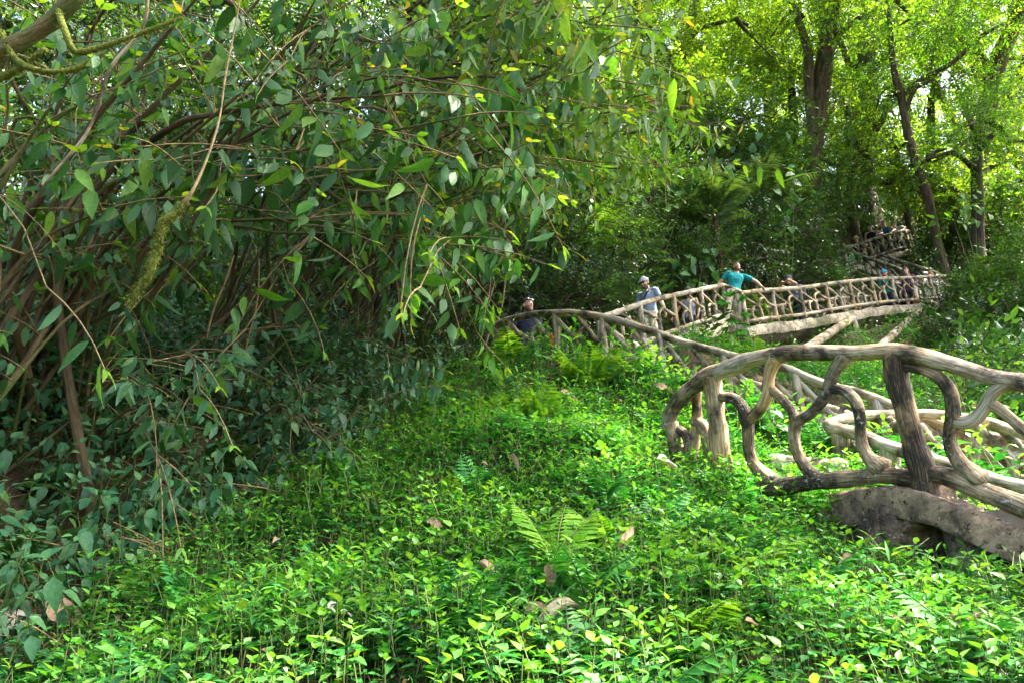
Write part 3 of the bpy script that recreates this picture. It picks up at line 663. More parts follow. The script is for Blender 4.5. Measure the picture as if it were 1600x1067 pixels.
def frond(base, ax, up, L, npin=16, pinL=.34, pinW=.16, sub=0, arch=.5, droop_pin=.15, pw=.8, taper=1.0, rng=RG, seg=3, start=.12):
    """one fern or palm frond as (V,Q,m): rachis m=0, pinnae m=1"""
    p = Pb(); z = np.linspace(0,1,9); ax = norm(ax); up = norm(np.asarray(up)-ax*np.dot(up, ax)); sd = np.cross(ax, up)
    C = np.asarray(base)+L*(z[:,None]*ax+up*(arch*.5*(z-z**2*1.55))[:,None]); 
    p.add(thin(C, .006*L+.0015, .0015, 4), 0)
    T = norm(np.gradient(C, axis=0))
    f = np.linspace(start, .985, npin); c = np.array([[np.interp(x, z, C[:,k]) for k in range(3)] for x in f]); tt = np.array([[np.interp(x, z, T[:,k]) for k in range(3)] for x in f])
    prof = np.where(f < .35, .55+.45*f/.35, (1-((f-.35)/.65)**1.6*.92))**taper
    upn = np.cross(sd, tt)
    for s in (-1, 1):
        d = s*sd*pw+tt*(.42)+upn*(-droop_pin)+rng.normal(size=c.shape)*.05
        if sub == 0:
            p.add(put(leaf_tpl(1, pinW, 'lance', seg, .3, .25), c, d, -upn if s*0 else upn, L*pinL*prof), 1)
        else:
            dl = norm(d)
            for i in range(len(c)):
                l = L*pinL*prof[i]; q = np.linspace(.08,.97,sub); pc = c[i]+dl[i]*(q*l)[:,None]-upn[i]*(.22*l*q**2)[:,None]
                nrm_ = upn[i]; sx = norm(np.cross(dl[i], nrm_)); pl = l*.24*(1-q**2*.75)
                p.add(thin(np.array([c[i], pc[-1]]), .002, .001, 3), 0)
                for s2 in (-1, 1):
                    p.add(put(leaf_tpl(1,.42,'strip',1,.1,.1), pc, s2*sx*.9+dl[i]*.35, np.broadcast_to(nrm_, pc.shape), pl), 1)
    return p.get()
# ---------------------------------------------------------------- leaf materials
M_STEM = plain_mat('herb_stem', (.085,.12,.030), .7, .2, .4, 20)
M_TWIG = plain_mat('brown_twig', (.15,.11,.05), .85, .2, .5, 25)
M_TWIGD = plain_mat('dark_twig', (.065,.048,.030), .9, .15, .5, 20)
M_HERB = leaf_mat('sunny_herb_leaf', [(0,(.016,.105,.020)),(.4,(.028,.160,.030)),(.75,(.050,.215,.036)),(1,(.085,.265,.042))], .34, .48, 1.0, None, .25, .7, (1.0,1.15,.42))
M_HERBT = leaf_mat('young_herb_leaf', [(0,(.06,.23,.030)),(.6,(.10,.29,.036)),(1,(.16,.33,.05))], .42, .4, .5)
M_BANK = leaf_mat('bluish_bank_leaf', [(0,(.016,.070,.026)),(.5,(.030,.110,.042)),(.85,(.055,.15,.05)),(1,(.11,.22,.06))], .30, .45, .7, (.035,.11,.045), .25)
M_SHRUB = leaf_mat('hanging_shrub_leaf', [(0,(.014,.062,.014)),(.35,(.028,.105,.018)),(.65,(.060,.175,.026)),(.9,(.11,.25,.036)),(1,(.17,.29,.045))], .42, .45, .7, (.050,.125,.045), .22)  # brightest leaf tones stand in for leaves caught by the sun
M_OVER = leaf_mat('bright_overhanging_leaf', [(0,(.06,.17,.02)),(.6,(.13,.27,.03)),(.9,(.22,.34,.04)),(1,(.45,.33,.03))], .48, .45, .6, (.10,.20,.06), .2)
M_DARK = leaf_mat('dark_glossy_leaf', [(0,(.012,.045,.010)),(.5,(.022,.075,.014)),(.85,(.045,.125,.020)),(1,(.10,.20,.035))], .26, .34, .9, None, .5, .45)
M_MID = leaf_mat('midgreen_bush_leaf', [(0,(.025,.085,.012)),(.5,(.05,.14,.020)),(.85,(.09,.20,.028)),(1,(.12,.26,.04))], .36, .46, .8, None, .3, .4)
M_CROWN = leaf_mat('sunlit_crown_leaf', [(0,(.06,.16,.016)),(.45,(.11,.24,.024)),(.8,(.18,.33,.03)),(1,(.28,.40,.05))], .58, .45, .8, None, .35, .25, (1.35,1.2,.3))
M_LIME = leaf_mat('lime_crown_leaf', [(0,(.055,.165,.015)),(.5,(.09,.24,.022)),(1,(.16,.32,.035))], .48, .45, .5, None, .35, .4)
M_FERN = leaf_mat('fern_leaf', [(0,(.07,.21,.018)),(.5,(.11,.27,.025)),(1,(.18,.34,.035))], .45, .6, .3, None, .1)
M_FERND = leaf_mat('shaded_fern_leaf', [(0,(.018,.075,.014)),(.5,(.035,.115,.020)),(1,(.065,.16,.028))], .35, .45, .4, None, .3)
M_TFERN = leaf_mat('grey_green_tree_fern', [(0,(.04,.10,.035)),(.5,(.065,.14,.05)),(1,(.12,.19,.08))], .35, .5, .5, None, .3)
M_BIG = leaf_mat('big_heart_leaf', [(0,(.020,.085,.022)),(.5,(.04,.13,.035)),(1,(.09,.20,.05))], .30, .48, .4, (.05,.13,.05), .2)
M_DEAD = leaf_mat('dead_leaf', [(0,(.13,.075,.04)),(.5,(.22,.14,.085)),(1,(.33,.25,.18))], .12, .7, .3, (.36,.30,.24), .2, .6, (1.2,.9,.5))
M_DEADG = leaf_mat('grey_dead_leaf', [(0,(.28,.25,.22)),(1,(.45,.42,.37))], .1, .7, .3, (.36,.32,.28), .2)
M_ORANGE = leaf_mat('orange_leaf', [(0,(.40,.12,.03)),(1,(.5,.25,.05))], .4, .6, .2)
M_FIBER = plain_mat('reddish_fibre', (.055,.030,.017), .95, .1, .5, 25, .02)
def bark_mat(name, a, b, moss=.45):
    m, nt = mat(name); pos = objco(nt); tc = attr(nt, 'tc')
    c = ramp(nt, noise(nt, mapping(nt, tc, (6,6,1.1)), 2.2, 6, .65), [(.32, a), (.66, b)])
    c = mix(nt, ramp(nt, noise(nt, pos, 1.6, 5, .65), [(moss,(0,0,0)),(moss+.14,(1,1,1))]), c, (.055,.075,.018))
    out(nt, principled(nt, c, .9, bump(nt, noise(nt, mapping(nt, tc, (10,10,2)), 2.5, 5, .65), .06), .15).outputs[0]); return m
M_BARK = bark_mat('grey_brown_bark', (.035,.024,.016), (.16,.11,.07), .52)
M_BARKD = bark_mat('dark_ivied_bark', (.02,.015,.010), (.085,.06,.04), .48)
M_BARKR = bark_mat('brown_shrub_bark', (.026,.020,.011), (.14,.105,.052), .54)
M_MOSSB = bark_mat('mossy_bark', (.07,.05,.025), (.20,.16,.07), .42)
m_, nt_ = mat('hanging_moss'); c_ = ramp(nt_, noise(nt_, objco(nt_), 60, 5, .7), [(.3,(.05,.065,.014)),(.55,(.15,.18,.035)),(.8,(.32,.33,.08))])
out(nt_, principled(nt_, c_, 1.0, bump(nt_, noise(nt_, objco(nt_), 90, 4, .7), .02), .05).outputs[0]); M_MOSS = m_
# ---------------------------------------------------------------- ready-made pieces
r_ = np.random.default_rng(3)
HERBS = [herb(r_, r_.uniform(.13,.25), r_.uniform(.052,.080), r_.uniform(.46,.60), r_.integers(2,5), 'ovate', 3) for _ in range(14)]
HERBS_BROAD = [herb(r_, r_.uniform(.12,.24), r_.uniform(.085,.12), r_.uniform(.52,.68), 2, 'ovate', 4) for _ in range(6)]
GRASSY = [herb(r_, r_.uniform(.12,.28), r_.uniform(.09,.16), .12, 4, 'lance', 4, .8, .5) for _ in range(6)]
HERBS_FAR = [herb(r_, r_.uniform(.22,.4), r_.uniform(.08,.11), .52, 3, 'ovate', 2) for _ in range(8)]
BANKP = [herb(r_, r_.uniform(.18,.42), r_.uniform(.07,.105), r_.uniform(.44,.56), r_.integers(3,5), 'ovate', 4, -.65, .35) for _ in range(12)]
SMALLP = [herb(r_, r_.uniform(.06,.14), r_.uniform(.025,.045), .6, 3, 'ovate', 2) for _ in range(6)]
SPR_L = [spray(r_, r_.uniform(.45,.7), 12, .15, .40, 'ovate', 2) for _ in range(6)]
SPR_M = [spray(r_, r_.uniform(.4,.6), 13, .105, .36, 'lance', 2) for _ in range(6)]
SPR_S = [spray(r_, r_.uniform(.30,.5), 16, .06, .40, 'lance', 2) for _ in range(6)]
SPR_FAR = [spray(r_, r_.uniform(.7,1.1), 15, .20, .42, 'ovate', 2) for _ in range(6)]
SPR_PIN = [spray(r_, r_.uniform(.6,.9), 26, .13, .26, 'lance', 2, .5) for _ in range(5)]
SPR_NARROW = [spray(r_, r_.uniform(.4,.6), 16, .13, .22, 'lance', 2, .5, .5) for _ in range(5)]
HANG = [hangspray(r_, r_.uniform(.4,.8), r_.integers(4,8), r_.uniform(.14,.215), r_.uniform(.25,.36)) for _ in range(11)]+[hangspray(r_, r_.uniform(.35,.6), r_.integers(5,8), r_.uniform(.09,.13), r_.uniform(.48,.60)) for _ in range(5)]
def addinst(g, lst):
    for V, Q, m in lst: g.add(V, Q, m)
    return g
def ellipsoid_pts(n, rng, shell=.6, lumps=7, amt=.35):
    """points filling a lumpy ball, thicker towards its surface"""
    d = norm(rng.normal(size=(n,3))); c = norm(rng.normal(size=(lumps,3)))
    k = np.clip((d@c.T).max(1), 0, 1)**4
    r = (shell+(1-shell)*rng.random(n)**.5)*(1-amt+amt*k)
    return d*r[:,None], d
def foliage(g, ctr, rad, n, protos, rng, sc=1., droop=.1, shell=.45, lumps=8, amt=.4, updir=.25):
    p, d = ellipsoid_pts(n, rng, shell, lumps, amt); rad = np.asarray(rad, float)
    pos = np.asarray(ctr)+p*rad
    ax = d+rng.normal(size=d.shape)*.55+np.array([0,0,updir-droop])
    addinst(g, inst(protos, pos, frames_up(ax, rng), sc*rng.uniform(.75,1.25,n), rng))
    return pos
def bush(name, label, px, py, d, rad, n, M, protos, seed, sc=1., nstem=6, cat='bush', group=None, wood=None, base=None, stem_r=.02, updir=.25, amt=.4):
    rng = np.random.default_rng(seed); c = P(px, py, d); b = c.copy() if base is None else P(*base)
    b[2] = Hgt(b[0], b[1]); b[2] = min(b[2], c[2]-.1)
    o = empty(name, b, label, cat, group)
    g = G(); pos = foliage(g, c, rad, n, protos, rng, sc, updir=updir, amt=amt)
    g.build('foliage', [wood or M_TWIGD, M, M], o)
    s = G()
    for i in range(nstem):
        e = pos[rng.integers(len(pos))]; q = b+np.r_[rng.normal(size=2)*min(.3, .25*rad[0]), -.1]
        mid = (q*.5+e*.5)+np.array([0,0,.15*abs(e[2]-q[2])])+rng.normal(size=3)*.15
        V, Q, tc = tube([q, mid, e], [stem_r*1.3, stem_r, stem_r*.4], 6, .15, .05, seed+i); s.add(V, Q, 0, tc)
    s.build('stem', M_BARKD, o, tc=True)
    return o
# ================================================================ ground plants (too many to count)
BND = np.array([(1110,-40),(1067,40),(930,165),(860,300),(790,420),(740,520),(690,585),(640,650),(590,735),(560,765),(500,780)], float)[::-1]
def bnd(py): return np.interp(py, BND[:,0], BND[:,1])
def ground_pts(rng, cell, x0, x1, y0, y1):
    nx = int((x1-x0)/cell); ny = int((y1-y0)/cell)
    a, b = np.meshgrid(np.arange(nx), np.arange(ny)); n = a.size
    x = x0+(a.ravel()+rng.random(n))*cell; y = y0+(b.ravel()+rng.random(n))*cell
    z = Hgt(x, y); p = np.stack([x,y,z],-1); X, Y, D = proj(p)
    k = (X > -620) & (X < 2150) & (Y < 1300) & (Y > 250) & (D > 1.0)
    return p[k], X[k], Y[k], D[k]
def upright(n, rng, tilt=.18, lean=(0,0)):
    ax = np.stack([rng.normal(size=n)*tilt+lean[0], rng.normal(size=n)*tilt+lean[1], np.ones(n)],-1)
    return frames(ax, rng)
def gradn(p):
    e = .15; gx = (Hgt(p[:,0]+e,p[:,1])-Hgt(p[:,0]-e,p[:,1]))/(2*e); gy = (Hgt(p[:,0],p[:,1]+e)-Hgt(p[:,0],p[:,1]-e))/(2*e)
    return np.stack([-gx,-gy,np.ones(len(p))],-1)
rng = np.random.default_rng(101)
# keep the plants out of the decks
def clear_of(p, near, wid, m=.05):
    near = np.asarray(near); a = near[0,:2]; b = near[-1,:2]; u = b-a; L = np.linalg.norm(u); u = u/L; w_ = np.asarray(wid)[:2]; W = np.linalg.norm(w_); w_ = w_/W
    q = p[:,:2]-a; s = q@u; t = q@w_
    return ~((s > -m) & (s < L+m) & (t > -m) & (t < W+m))
def clear_all(p):
    k = clear_of(p, dn(D_top,HR), wD) & clear_of(p, dn(E_top,HR), wE) & clear_of(p, dn(C_top[6:],HR), wC) & clear_of(p, lc, away(lc,2.2))
    return k & clear_of(p, nb, away(nb,1.0)) & clear_of(p, [nearA[3], nearA[8]], wA) & clear_of(p, [nearA[0], nearA[3]], away([nearA[0], nearA[3]], 1.1))
MINIF = []
for i in range(5):
    r5 = np.random.default_rng(500+i); pb = Pb()
    for j in range(5):
        a = j*1.26+r5.normal()*.3; t_ = r5.uniform(.5,1.0); ax = np.array([math.cos(a)*math.sin(t_), math.sin(a)*math.sin(t_), math.cos(t_)]); u_ = np.array([-math.cos(a)*math.cos(t_), -math.sin(a)*math.cos(t_), math.sin(t_)])
        V, Q, m = frond([0,0,0], ax, u_, r5.uniform(.16,.28), npin=11, pinL=.36, pinW=.3, arch=.5, rng=r5, seg=2); pb.add((V, Q), 1)
    MINIF.append(pb.get())
# ---- near lit herbs
p, X, Y, D = ground_pts(rng, .047, -4.5, 5.5, 1.7, 8.2)
k = (X > bnd(Y)+rng.normal(size=len(X))*22) & clear_all(p) & (D < 8.0)
bare = sn(p, 61, 1.1) > 1.0
steep = (X > 820) & (X < 1010) & (Y > 915) & (sn(p, 62, 2.2) > .45)
k &= ~bare & ~steep & (rng.random(len(p)) < np.clip(1.25-D*.075, .50, 1))
q = p[k]; gn = G(); up = upright(len(q), rng, .16, (.02,-.10))
addinst(gn, inst(HERBS, q-np.array([0,0,.02]), up, rng.uniform(.65,1.28,len(q))*(1+.25*sn(q,63,1.3)), rng))
k2 = (sn(p,67,1.6) > .25) & (X > bnd(Y)) & (D < 8) & clear_all(p) & (rng.random(len(p)) < .26); q = p[k2]
addinst(gn, inst(HERBS_BROAD, q, upright(len(q), rng, .2, (0,-.1)), rng.uniform(.6,1.15,len(q)), rng))
k2 = (sn(p,68,1.3) > .3) & (X > bnd(Y)-40) & (D < 8) & clear_all(p) & (rng.random(len(p)) < .10); q = p[k2]
addinst(gn, inst(GRASSY, q, upright(len(q), rng, .3), rng.uniform(.6,1.3,len(q)), rng))
k2 = (sn(p,69,1.1) > .0) & (X > bnd(Y)-60) & (D < 8) & clear_all(p) & (rng.random(len(p)) < .028); q = p[k2]
addinst(gn, inst(MINIF, q, upright(len(q), rng, .2, (0,-.15)), rng.uniform(.7,1.5,len(q)), rng))
k2 = (X > bnd(Y)) & (D < 8) & clear_all(p) & (rng.random(len(p)) < .02); q = p[k2]; lt0 = leaf_tpl(1,.5,'ovate',4,.6,.6,.1); n = len(q); V, Q = put(lt0, q+np.stack([0*q[:,0],0*q[:,0],rng.uniform(.05,.17,n)],-1), rng.normal(size=(n,3))*[1,1,.4], np.array([0,-.2,1.])+rng.normal(size=(n,3))*.4, rng.uniform(.03,.08,n)); gn.add(V, Q, 3)
tag(gn.build('ground_herbs', [M_STEM, M_HERB, M_HERBT, M_DEAD]), kind='stuff')
# ---- mixed herbs further up the slope
p, X, Y, D = ground_pts(rng, .125, -3, 14, 6.6, 20)
k = (X > bnd(Y)-5) & (D >= 7.0) & (D < 20) & clear_all(p) & (Y > 480) & (sn(p, 64, .8) < .75)
q = p[k]; gn = G()
addinst(gn, inst(HERBS_FAR, q, upright(len(q), rng, .25, (0,-.1)), rng.uniform(.6,1.25,len(q))*(1+.3*sn(q,65,.9))*(1+.7*((proj(q)[2]>8.2)&(proj(q)[2]<10.9)&(proj(q)[0]>840)&(proj(q)[0]<1000))), rng))
qs = q[(proj(q)[2] < 11.5)][::3]; addinst(gn, inst(SPR_S, qs, upright(len(qs), rng, .5), rng.uniform(.5,1.1,len(qs)), rng)); qs = q[(proj(q)[2] < 12)][1::6]; addinst(gn, inst(GRASSY, qs, upright(len(qs), rng, .3), rng.uniform(1.,2.,len(qs)), rng))
p, X, Y, D = ground_pts(rng, .11, -3, 9, 5.5, 11.5)
fr = ~clear_of(p, dn(C_top[7:],HR), -wC*.75, 0.) & (D < 10.9)
q = p[fr & (rng.random(len(p)) < .75)]; addinst(gn, inst(HERBS_FAR, q, upright(len(q), rng, .2, (0,-.1)), rng.uniform(1.0,1.75,len(q)), rng))
q = p[fr & (rng.random(len(p)) < .10)]; addinst(gn, inst(MINIF, q, upright(len(q), rng, .2, (0,-.1)), rng.uniform(1.3,2.4,len(q)), rng))
tag(gn.build('slope_herbs', [M_STEM, M_HERB, M_HERBT]), kind='stuff')
# ---- shaded bank plants on the left
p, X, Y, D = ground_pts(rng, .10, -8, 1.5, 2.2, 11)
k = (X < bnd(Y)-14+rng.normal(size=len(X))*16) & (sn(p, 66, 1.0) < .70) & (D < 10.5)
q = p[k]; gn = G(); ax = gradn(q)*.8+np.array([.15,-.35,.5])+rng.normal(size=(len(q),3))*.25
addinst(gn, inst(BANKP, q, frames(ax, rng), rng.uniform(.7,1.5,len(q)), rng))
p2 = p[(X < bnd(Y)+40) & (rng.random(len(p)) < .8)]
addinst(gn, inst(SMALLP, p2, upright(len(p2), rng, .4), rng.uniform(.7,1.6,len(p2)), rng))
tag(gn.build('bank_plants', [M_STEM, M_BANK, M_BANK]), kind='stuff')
# ---- small creeping plants and litter everywhere near
p, X, Y, D = ground_pts(rng, .07, -4.5, 6, 1.7, 9)
q = p[(rng.random(len(p)) < .55)]; gn = G(); addinst(gn, inst(SMALLP, q, upright(len(q), rng, .4), rng.uniform(.8,1.7,len(q)), rng))
tag(gn.build('creeping_plants', [M_STEM, M_MID, M_HERB]), kind='stuff')
p, X, Y, D = ground_pts(rng, .11, -6, 5, 1.9, 9)
k = (X < bnd(Y)+60) | (rng.random(len(p)) < .25); q = p[k]; n = len(q); gn = G()
lt = leaf_tpl(1,.5,'ovate',3,.5,.3,.1)
V, Q = put(lt, q+np.array([0,0,.012]), norm(rng.normal(size=(n,3))*[1,1,.25]), np.array([0,0,1.])+rng.normal(size=(n,3))*.45, rng.uniform(.03,.11,n)); gn.add(V, Q, 0)
p, X, Y, D = ground_pts(rng, .09, -6, 2, 1.9, 9); q = p[X < bnd(Y)+30]; n = len(q)
a = norm(rng.normal(size=(n,3))*[1,1,.3]); 
tw = thin(np.array([[0,0,0],[0,.5,.03],[0,1,0]]), .012, .006, 3); V, Q = put(tw, q+np.array([0,0,.02]), a+np.array([0,0,.15]), np.array([0,0,1.]), rng.uniform(.15,.5,n)); gn.add(V, Q, 1)
tag(gn.build('leaf_litter', [M_DEAD, M_TWIG]), kind='stuff')
# ---- undergrowth over the rest of the hillside
p, X, Y, D = ground_pts(rng, .34, -16, 30, 8, 46)
low = ((X > 740) & (X < 1130) & (D < 12.6)) | ((X>1120)&(X<1500)&(D<20.5)&(Y>440)) | ((X>1300)&(X<1445)&(Y>340)&(D>22)&(D<28.6))
deck = clear_all(p) & clear_of(p, dn(F_top[:5],.62), wF) & clear_of(p, dn(G_top,.66), wG)
vis = (D > 9.5) & deck & ((X < 760) | (Y < 545) | (X > 1500) | (D > 14))
ql = p[vis & low]; gl = G(); ql = np.repeat(ql, 3, 0)+rng.normal(size=(3*len(ql),3))*[.12,.12,0]; ql[:,2] = Hgt(ql[:,0], ql[:,1])
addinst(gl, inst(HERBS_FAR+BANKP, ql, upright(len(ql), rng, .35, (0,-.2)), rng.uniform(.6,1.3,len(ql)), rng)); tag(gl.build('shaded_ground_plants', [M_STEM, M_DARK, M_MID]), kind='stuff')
k = vis & ~low
q = p[k]; n = len(q); gn = G()
ax = gradn(q)*.5+np.array([0,-.15,.6])+rng.normal(size=(n,3))*.4
h = 1.0+.6*sn(q, 71, .5)
addinst(gn, inst(SPR_L, q, frames_up(ax, rng), rng.uniform(.8,1.5,n)*h, rng))
addinst(gn, inst(SPR_M, q+rng.normal(size=(n,3))*[.2,.2,.05], frames_up(ax+rng.normal(size=(n,3))*.4, rng), rng.uniform(.9,1.7,n)*h, rng))
addinst(gn, inst(SPR_S, q+rng.normal(size=(n,3))*[.25,.25,.0]+[0,0,.3], frames_up(ax+rng.normal(size=(n,3))*.4, rng), rng.uniform(.9,1.7,n), rng))
p, X, Y, D = ground_pts(rng, .15, -16, 26, 8, 40); dk2 = clear_all(p) & clear_of(p, dn(F_top[:5],.62), wF) & clear_of(p, dn(G_top,.66), wG)
gr = gradn(p); sl = np.hypot(gr[:,0], gr[:,1]); k = dk2 & (D > 10) & (sl > 1.0) & (rng.random(len(p)) < np.clip((sl-.9)*.45, 0, .8)) & ((X < 760) | (Y < 545) | (D > 14)); q = p[k]; n = len(q)
ax = gr[k]*np.array([.6,.6,.3])+np.array([0,-.2,.3])+rng.normal(size=(n,3))*.35; sm_ = np.where((X[k] > 740) & (X[k] < 1500), .75, 1.1)
addinst(gn, inst(SPR_M+SPR_S, q, frames_up(ax, rng), rng.uniform(.5,1.2,n)*sm_, rng))
tag(gn.build('hillside_undergrowth', [M_TWIGD, M_DARK, M_DARK]), kind='stuff')
# ================================================================ trees
def rpx(r, d): return r*d/F
def tree(label, trunk, limbs, crowns, M, protos, seed, bark=None, sc=1., ivy=0, group='tall trees on the slope', twig=None, shell=.25):
    rng = np.random.default_rng(seed); bark = bark or M_BARK
    T = [P(x,y,d) for x,y,d,_ in trunk]; r = [rpx(q[3], q[2]) for q in trunk]
    b = T[0].copy(); b[2] = Hgt(b[0], b[1])
    if b[2] < T[0][2]-.3:
        b2 = b-np.array([0,0,.4]); T = [b2]+T; r = [r[0]*1.25]+r
    o = empty('forest_tree', b, label, 'tree', group)
    V, Q, tc = tube(T, r, 12, .25, .10, seed); G().add(V, Q, 0, tc).build('trunk', bark, o, tc=True)
    for i, L in enumerate(limbs):
        V, Q, tc = tube([P(x,y,d) for x,y,d,_ in L], [rpx(q[3], q[2]) for q in L], 8, .25, .10, seed+i+1); G().add(V, Q, 0, tc).build('limb', bark, o, tc=True)
    g = G(); ends = []
    for (x,y,d,rx,ry,rz,n) in crowns:
        n = int(n*(.8 if x > 1290 else 1)); c = P(x,y,d); k = max(3, int(n/45))
        cl, _ = ellipsoid_pts(k, rng, .35, 5, .3); cl = c+cl*np.array([rx,ry,rz])
        for cc in cl:
            rr = (rx*ry*rz/k)**(1/3)*rng.uniform(.75,1.25)
            foliage(g, cc, (rr*1.15,rr*1.15,rr*.75), int(n/k), protos, rng, sc, shell=shell, lumps=5, amt=.35, updir=.15); ends.append(cc)
    g.build('crown', [twig or M_TWIGD, M, M], o)
    s = G(); tops = np.array(T[-3:]+[P(*l[-1][:3]) for l in limbs])
    for i, e in enumerate(ends):
        if i % 2: continue
        q = tops[np.argmin(np.linalg.norm(tops-e, axis=1))]; mid = (q+e)/2+np.array([0,0,.25*np.linalg.norm(e-q)*.5])+rng.normal(size=3)*.2
        V, Q, tc = tube([q, mid, e], [.09,.06,.02], 5, .4, .05, seed+50+i); G().add(V, Q, 0, tc).build('bough', bark, o, tc=True)
    if ivy:
        g = G(); n = ivy; t = rng.random(n); Tp = polyat(np.array(T), t); rr = np.interp(t, np.linspace(0,1,len(r)), r)
        a = norm(np.stack([rng.normal(size=n), rng.normal(size=n), 0*t],-1)); pos = Tp+a*rr[:,None]*rng.uniform(.9,1.3,n)[:,None]
        addinst(g, inst(SPR_M, pos, frames_up(a+np.array([0,0,-.7])+rng.normal(size=(n,3))*.4, rng), rng.uniform(.7,1.5,n), rng)); g.build('ivy', [M_TWIGD, M_DARK, M_DARK], o)
    return o
tree('forked dark tree with a Y-shaped trunk above the tree ferns', [(1068,300,28,15),(1062,235,28,13),(1060,180,28,12),(1056,120,28,12)],
     [[(1056,122,28,11),(1040,88,27.6,9),(1020,58,27.2,8),(990,25,27,6)],[(1056,122,28,10),(1072,70,28,8),(1084,15,28.3,7),(1092,-50,28.5,5)],[(1072,70,28,5),(1095,45,27.5,4),(1150,30,27,2.5)]],
     [(1020,20,27,3.0,2.5,1.6,300),(1120,10,28,3.2,2.5,1.5,300),(975,75,26.5,1.6,2,1.3,130),(1150,85,27.5,1.7,2,1.2,130),(1090,-90,29,4,3.5,2.2,300)], M_CROWN, SPR_L, 900, M_BARKD, 1.25, 60)
tree('shaggy dark trunk between the forked tree and the leaning mossy trunk', [(1215,260,33,12),(1202,150,33,11),(1196,60,33,10),(1188,-60,33,9)], [[(1196,60,33,5),(1220,20,32.5,4),(1250,20,32,3)]],
     [(1200,-20,33,3.4,3,2.0,320),(1165,150,31,1.8,2,1.4,170),(1235,190,31,1.6,2,1.3,150),(1180,-110,34,4,4,2.5,260)], M_CROWN, SPR_L, 910, M_BARKD, 1.35, 130)
tree('tall thick leaning trunk with sunlit bark and hanging creepers, left of the highest people', [(1258,430,27,15),(1264,330,27,14),(1270,240,27,13.5),(1280,165,27,13.5),(1290,85,27,13),(1303,-10,27,12),(1312,-90,27,11)],
     [[(1272,220,27,9),(1264,140,26.8,8),(1262,80,26.6,7),(1240,10,26.4,5)],[(1292,70,27,6),(1340,30,26.5,4),(1400,0,26,3)]],
     [(1270,-80,27,4,3.5,2.2,360),(1230,30,26.2,1.8,1.8,1.2,150),(1340,30,26.5,2.0,2,1.2,170),(1390,-40,26.5,2.5,2,1.5,180)], M_CROWN, SPR_L, 920, M_BARK, 1.25, 260)
tree('dark ivy-wrapped trunk standing just right of the leaning mossy trunk', [(1352,300,31,16),(1346,230,31,17),(1350,170,31,18),(1348,110,31,17),(1358,40,31,14),(1362,-70,31,12)],
     [[(1350,150,31,7),(1368,105,30.5,6),(1395,70,30,4)],[(1346,140,31,7),(1325,95,31,5),(1310,60,31,4)],[(1352,215,31,6),(1375,195,30.7,5),(1385,170,30.5,4)]],
     [(1360,-30,31,3.2,3,2.0,320),(1410,50,30,2.4,2.2,1.3,230),(1320,110,31.5,1.6,2,1.4,130),(1375,200,31.5,1.8,2,1.2,130)], M_CROWN, SPR_L, 930, M_BARKD, 1.3, 230)
tree('slender pale-barked tree with a wide spreading branch, above the woman in purple', [(1466,385,25.5,7),(1450,310,25.5,7),(1432,255,25.5,7),(1418,205,25.5,6.5),(1408,150,25.5,6),(1396,105,25.5,5),(1390,30,25.5,4)],
     [[(1408,150,25.5,5),(1445,122,25.2,4.5),(1490,97,25,4),(1525,62,24.8,2.5)],[(1413,180,25.5,4),(1430,140,25.2,3.5),(1460,125,25,2.5)],[(1432,255,25.5,3.5),(1475,245,25,3),(1530,205,24.6,2)]],
     [(1440,85,25,2.4,2,.9,230),(1510,75,24.8,2.2,2,.9,210),(1390,20,25.5,2.2,2,1.4,200),(1380,150,26,1.3,1.5,.9,90)], M_LIME, SPR_M, 940, M_BARK, 1.45)
tree('big leaning trunk near the right edge, its top running out at the corner', [(1524,345,29,15),(1530,260,29,14),(1545,160,29,14),(1562,90,29,13),(1585,40,29,12),(1610,-20,29,11)],
     [[(1552,125,29,7),(1535,90,28.7,5),(1500,60,28.4,3)],[(1580,48,29,7),(1580,10,28.8,5),(1570,-40,28.6,4)]],
     [(1560,-20,29,3.4,3,2.2,340),(1500,30,28.4,2.2,2.2,1.2,200),(1620,120,28.5,1.6,1.8,1.4,140)], M_CROWN, SPR_L, 950, M_BARK, 1.3, 90)
tree('second leaning trunk cut by the right edge of the view', [(1545,200,33,12),(1575,150,33,12),(1605,105,33,12),(1650,40,33,11)], [],
     [(1640,30,33,4,3,2.4,320),(1590,200,32,2.2,2,1.4,190)], M_CROWN, SPR_L, 960, M_BARKD, 1.35, 60)
tree('thin dark sapling trunk rising behind the topmost balcony', [(1428,385,29.5,6),(1418,335,29.5,5.5),(1408,285,29.5,5),(1400,235,29.5,4)], [[(1410,300,29.5,3),(1390,270,29.3,2.5),(1365,255,29,2)]],
     [(1385,255,29,1.8,1.6,1.5,190),(1345,290,28.5,1.4,1.4,1.0,120)], M_DARK, SPR_M, 970, M_BARKD, 1.4)
tree('lime green feathery tree glowing at the right edge', [(1530,400,23.5,10),(1528,320,23.5,9),(1526,260,23.5,8),(1530,215,23.5,6)],
     [[(1528,270,23.5,5),(1490,240,23.2,3.5),(1450,250,23,2)],[(1526,240,23.5,5),(1560,200,23.2,3)],[(1530,225,23.5,4),(1510,180,23.3,2.5)]],
     [(1530,185,23.3,1.7,1.5,.9,210),(1570,235,23,1.4,1.3,.8,150),(1490,215,23.2,1.2,1.2,.7,110),(1555,145,23.5,1.2,1.2,.6,100)], M_LIME, SPR_M, 980, M_BARKD, 1.25)
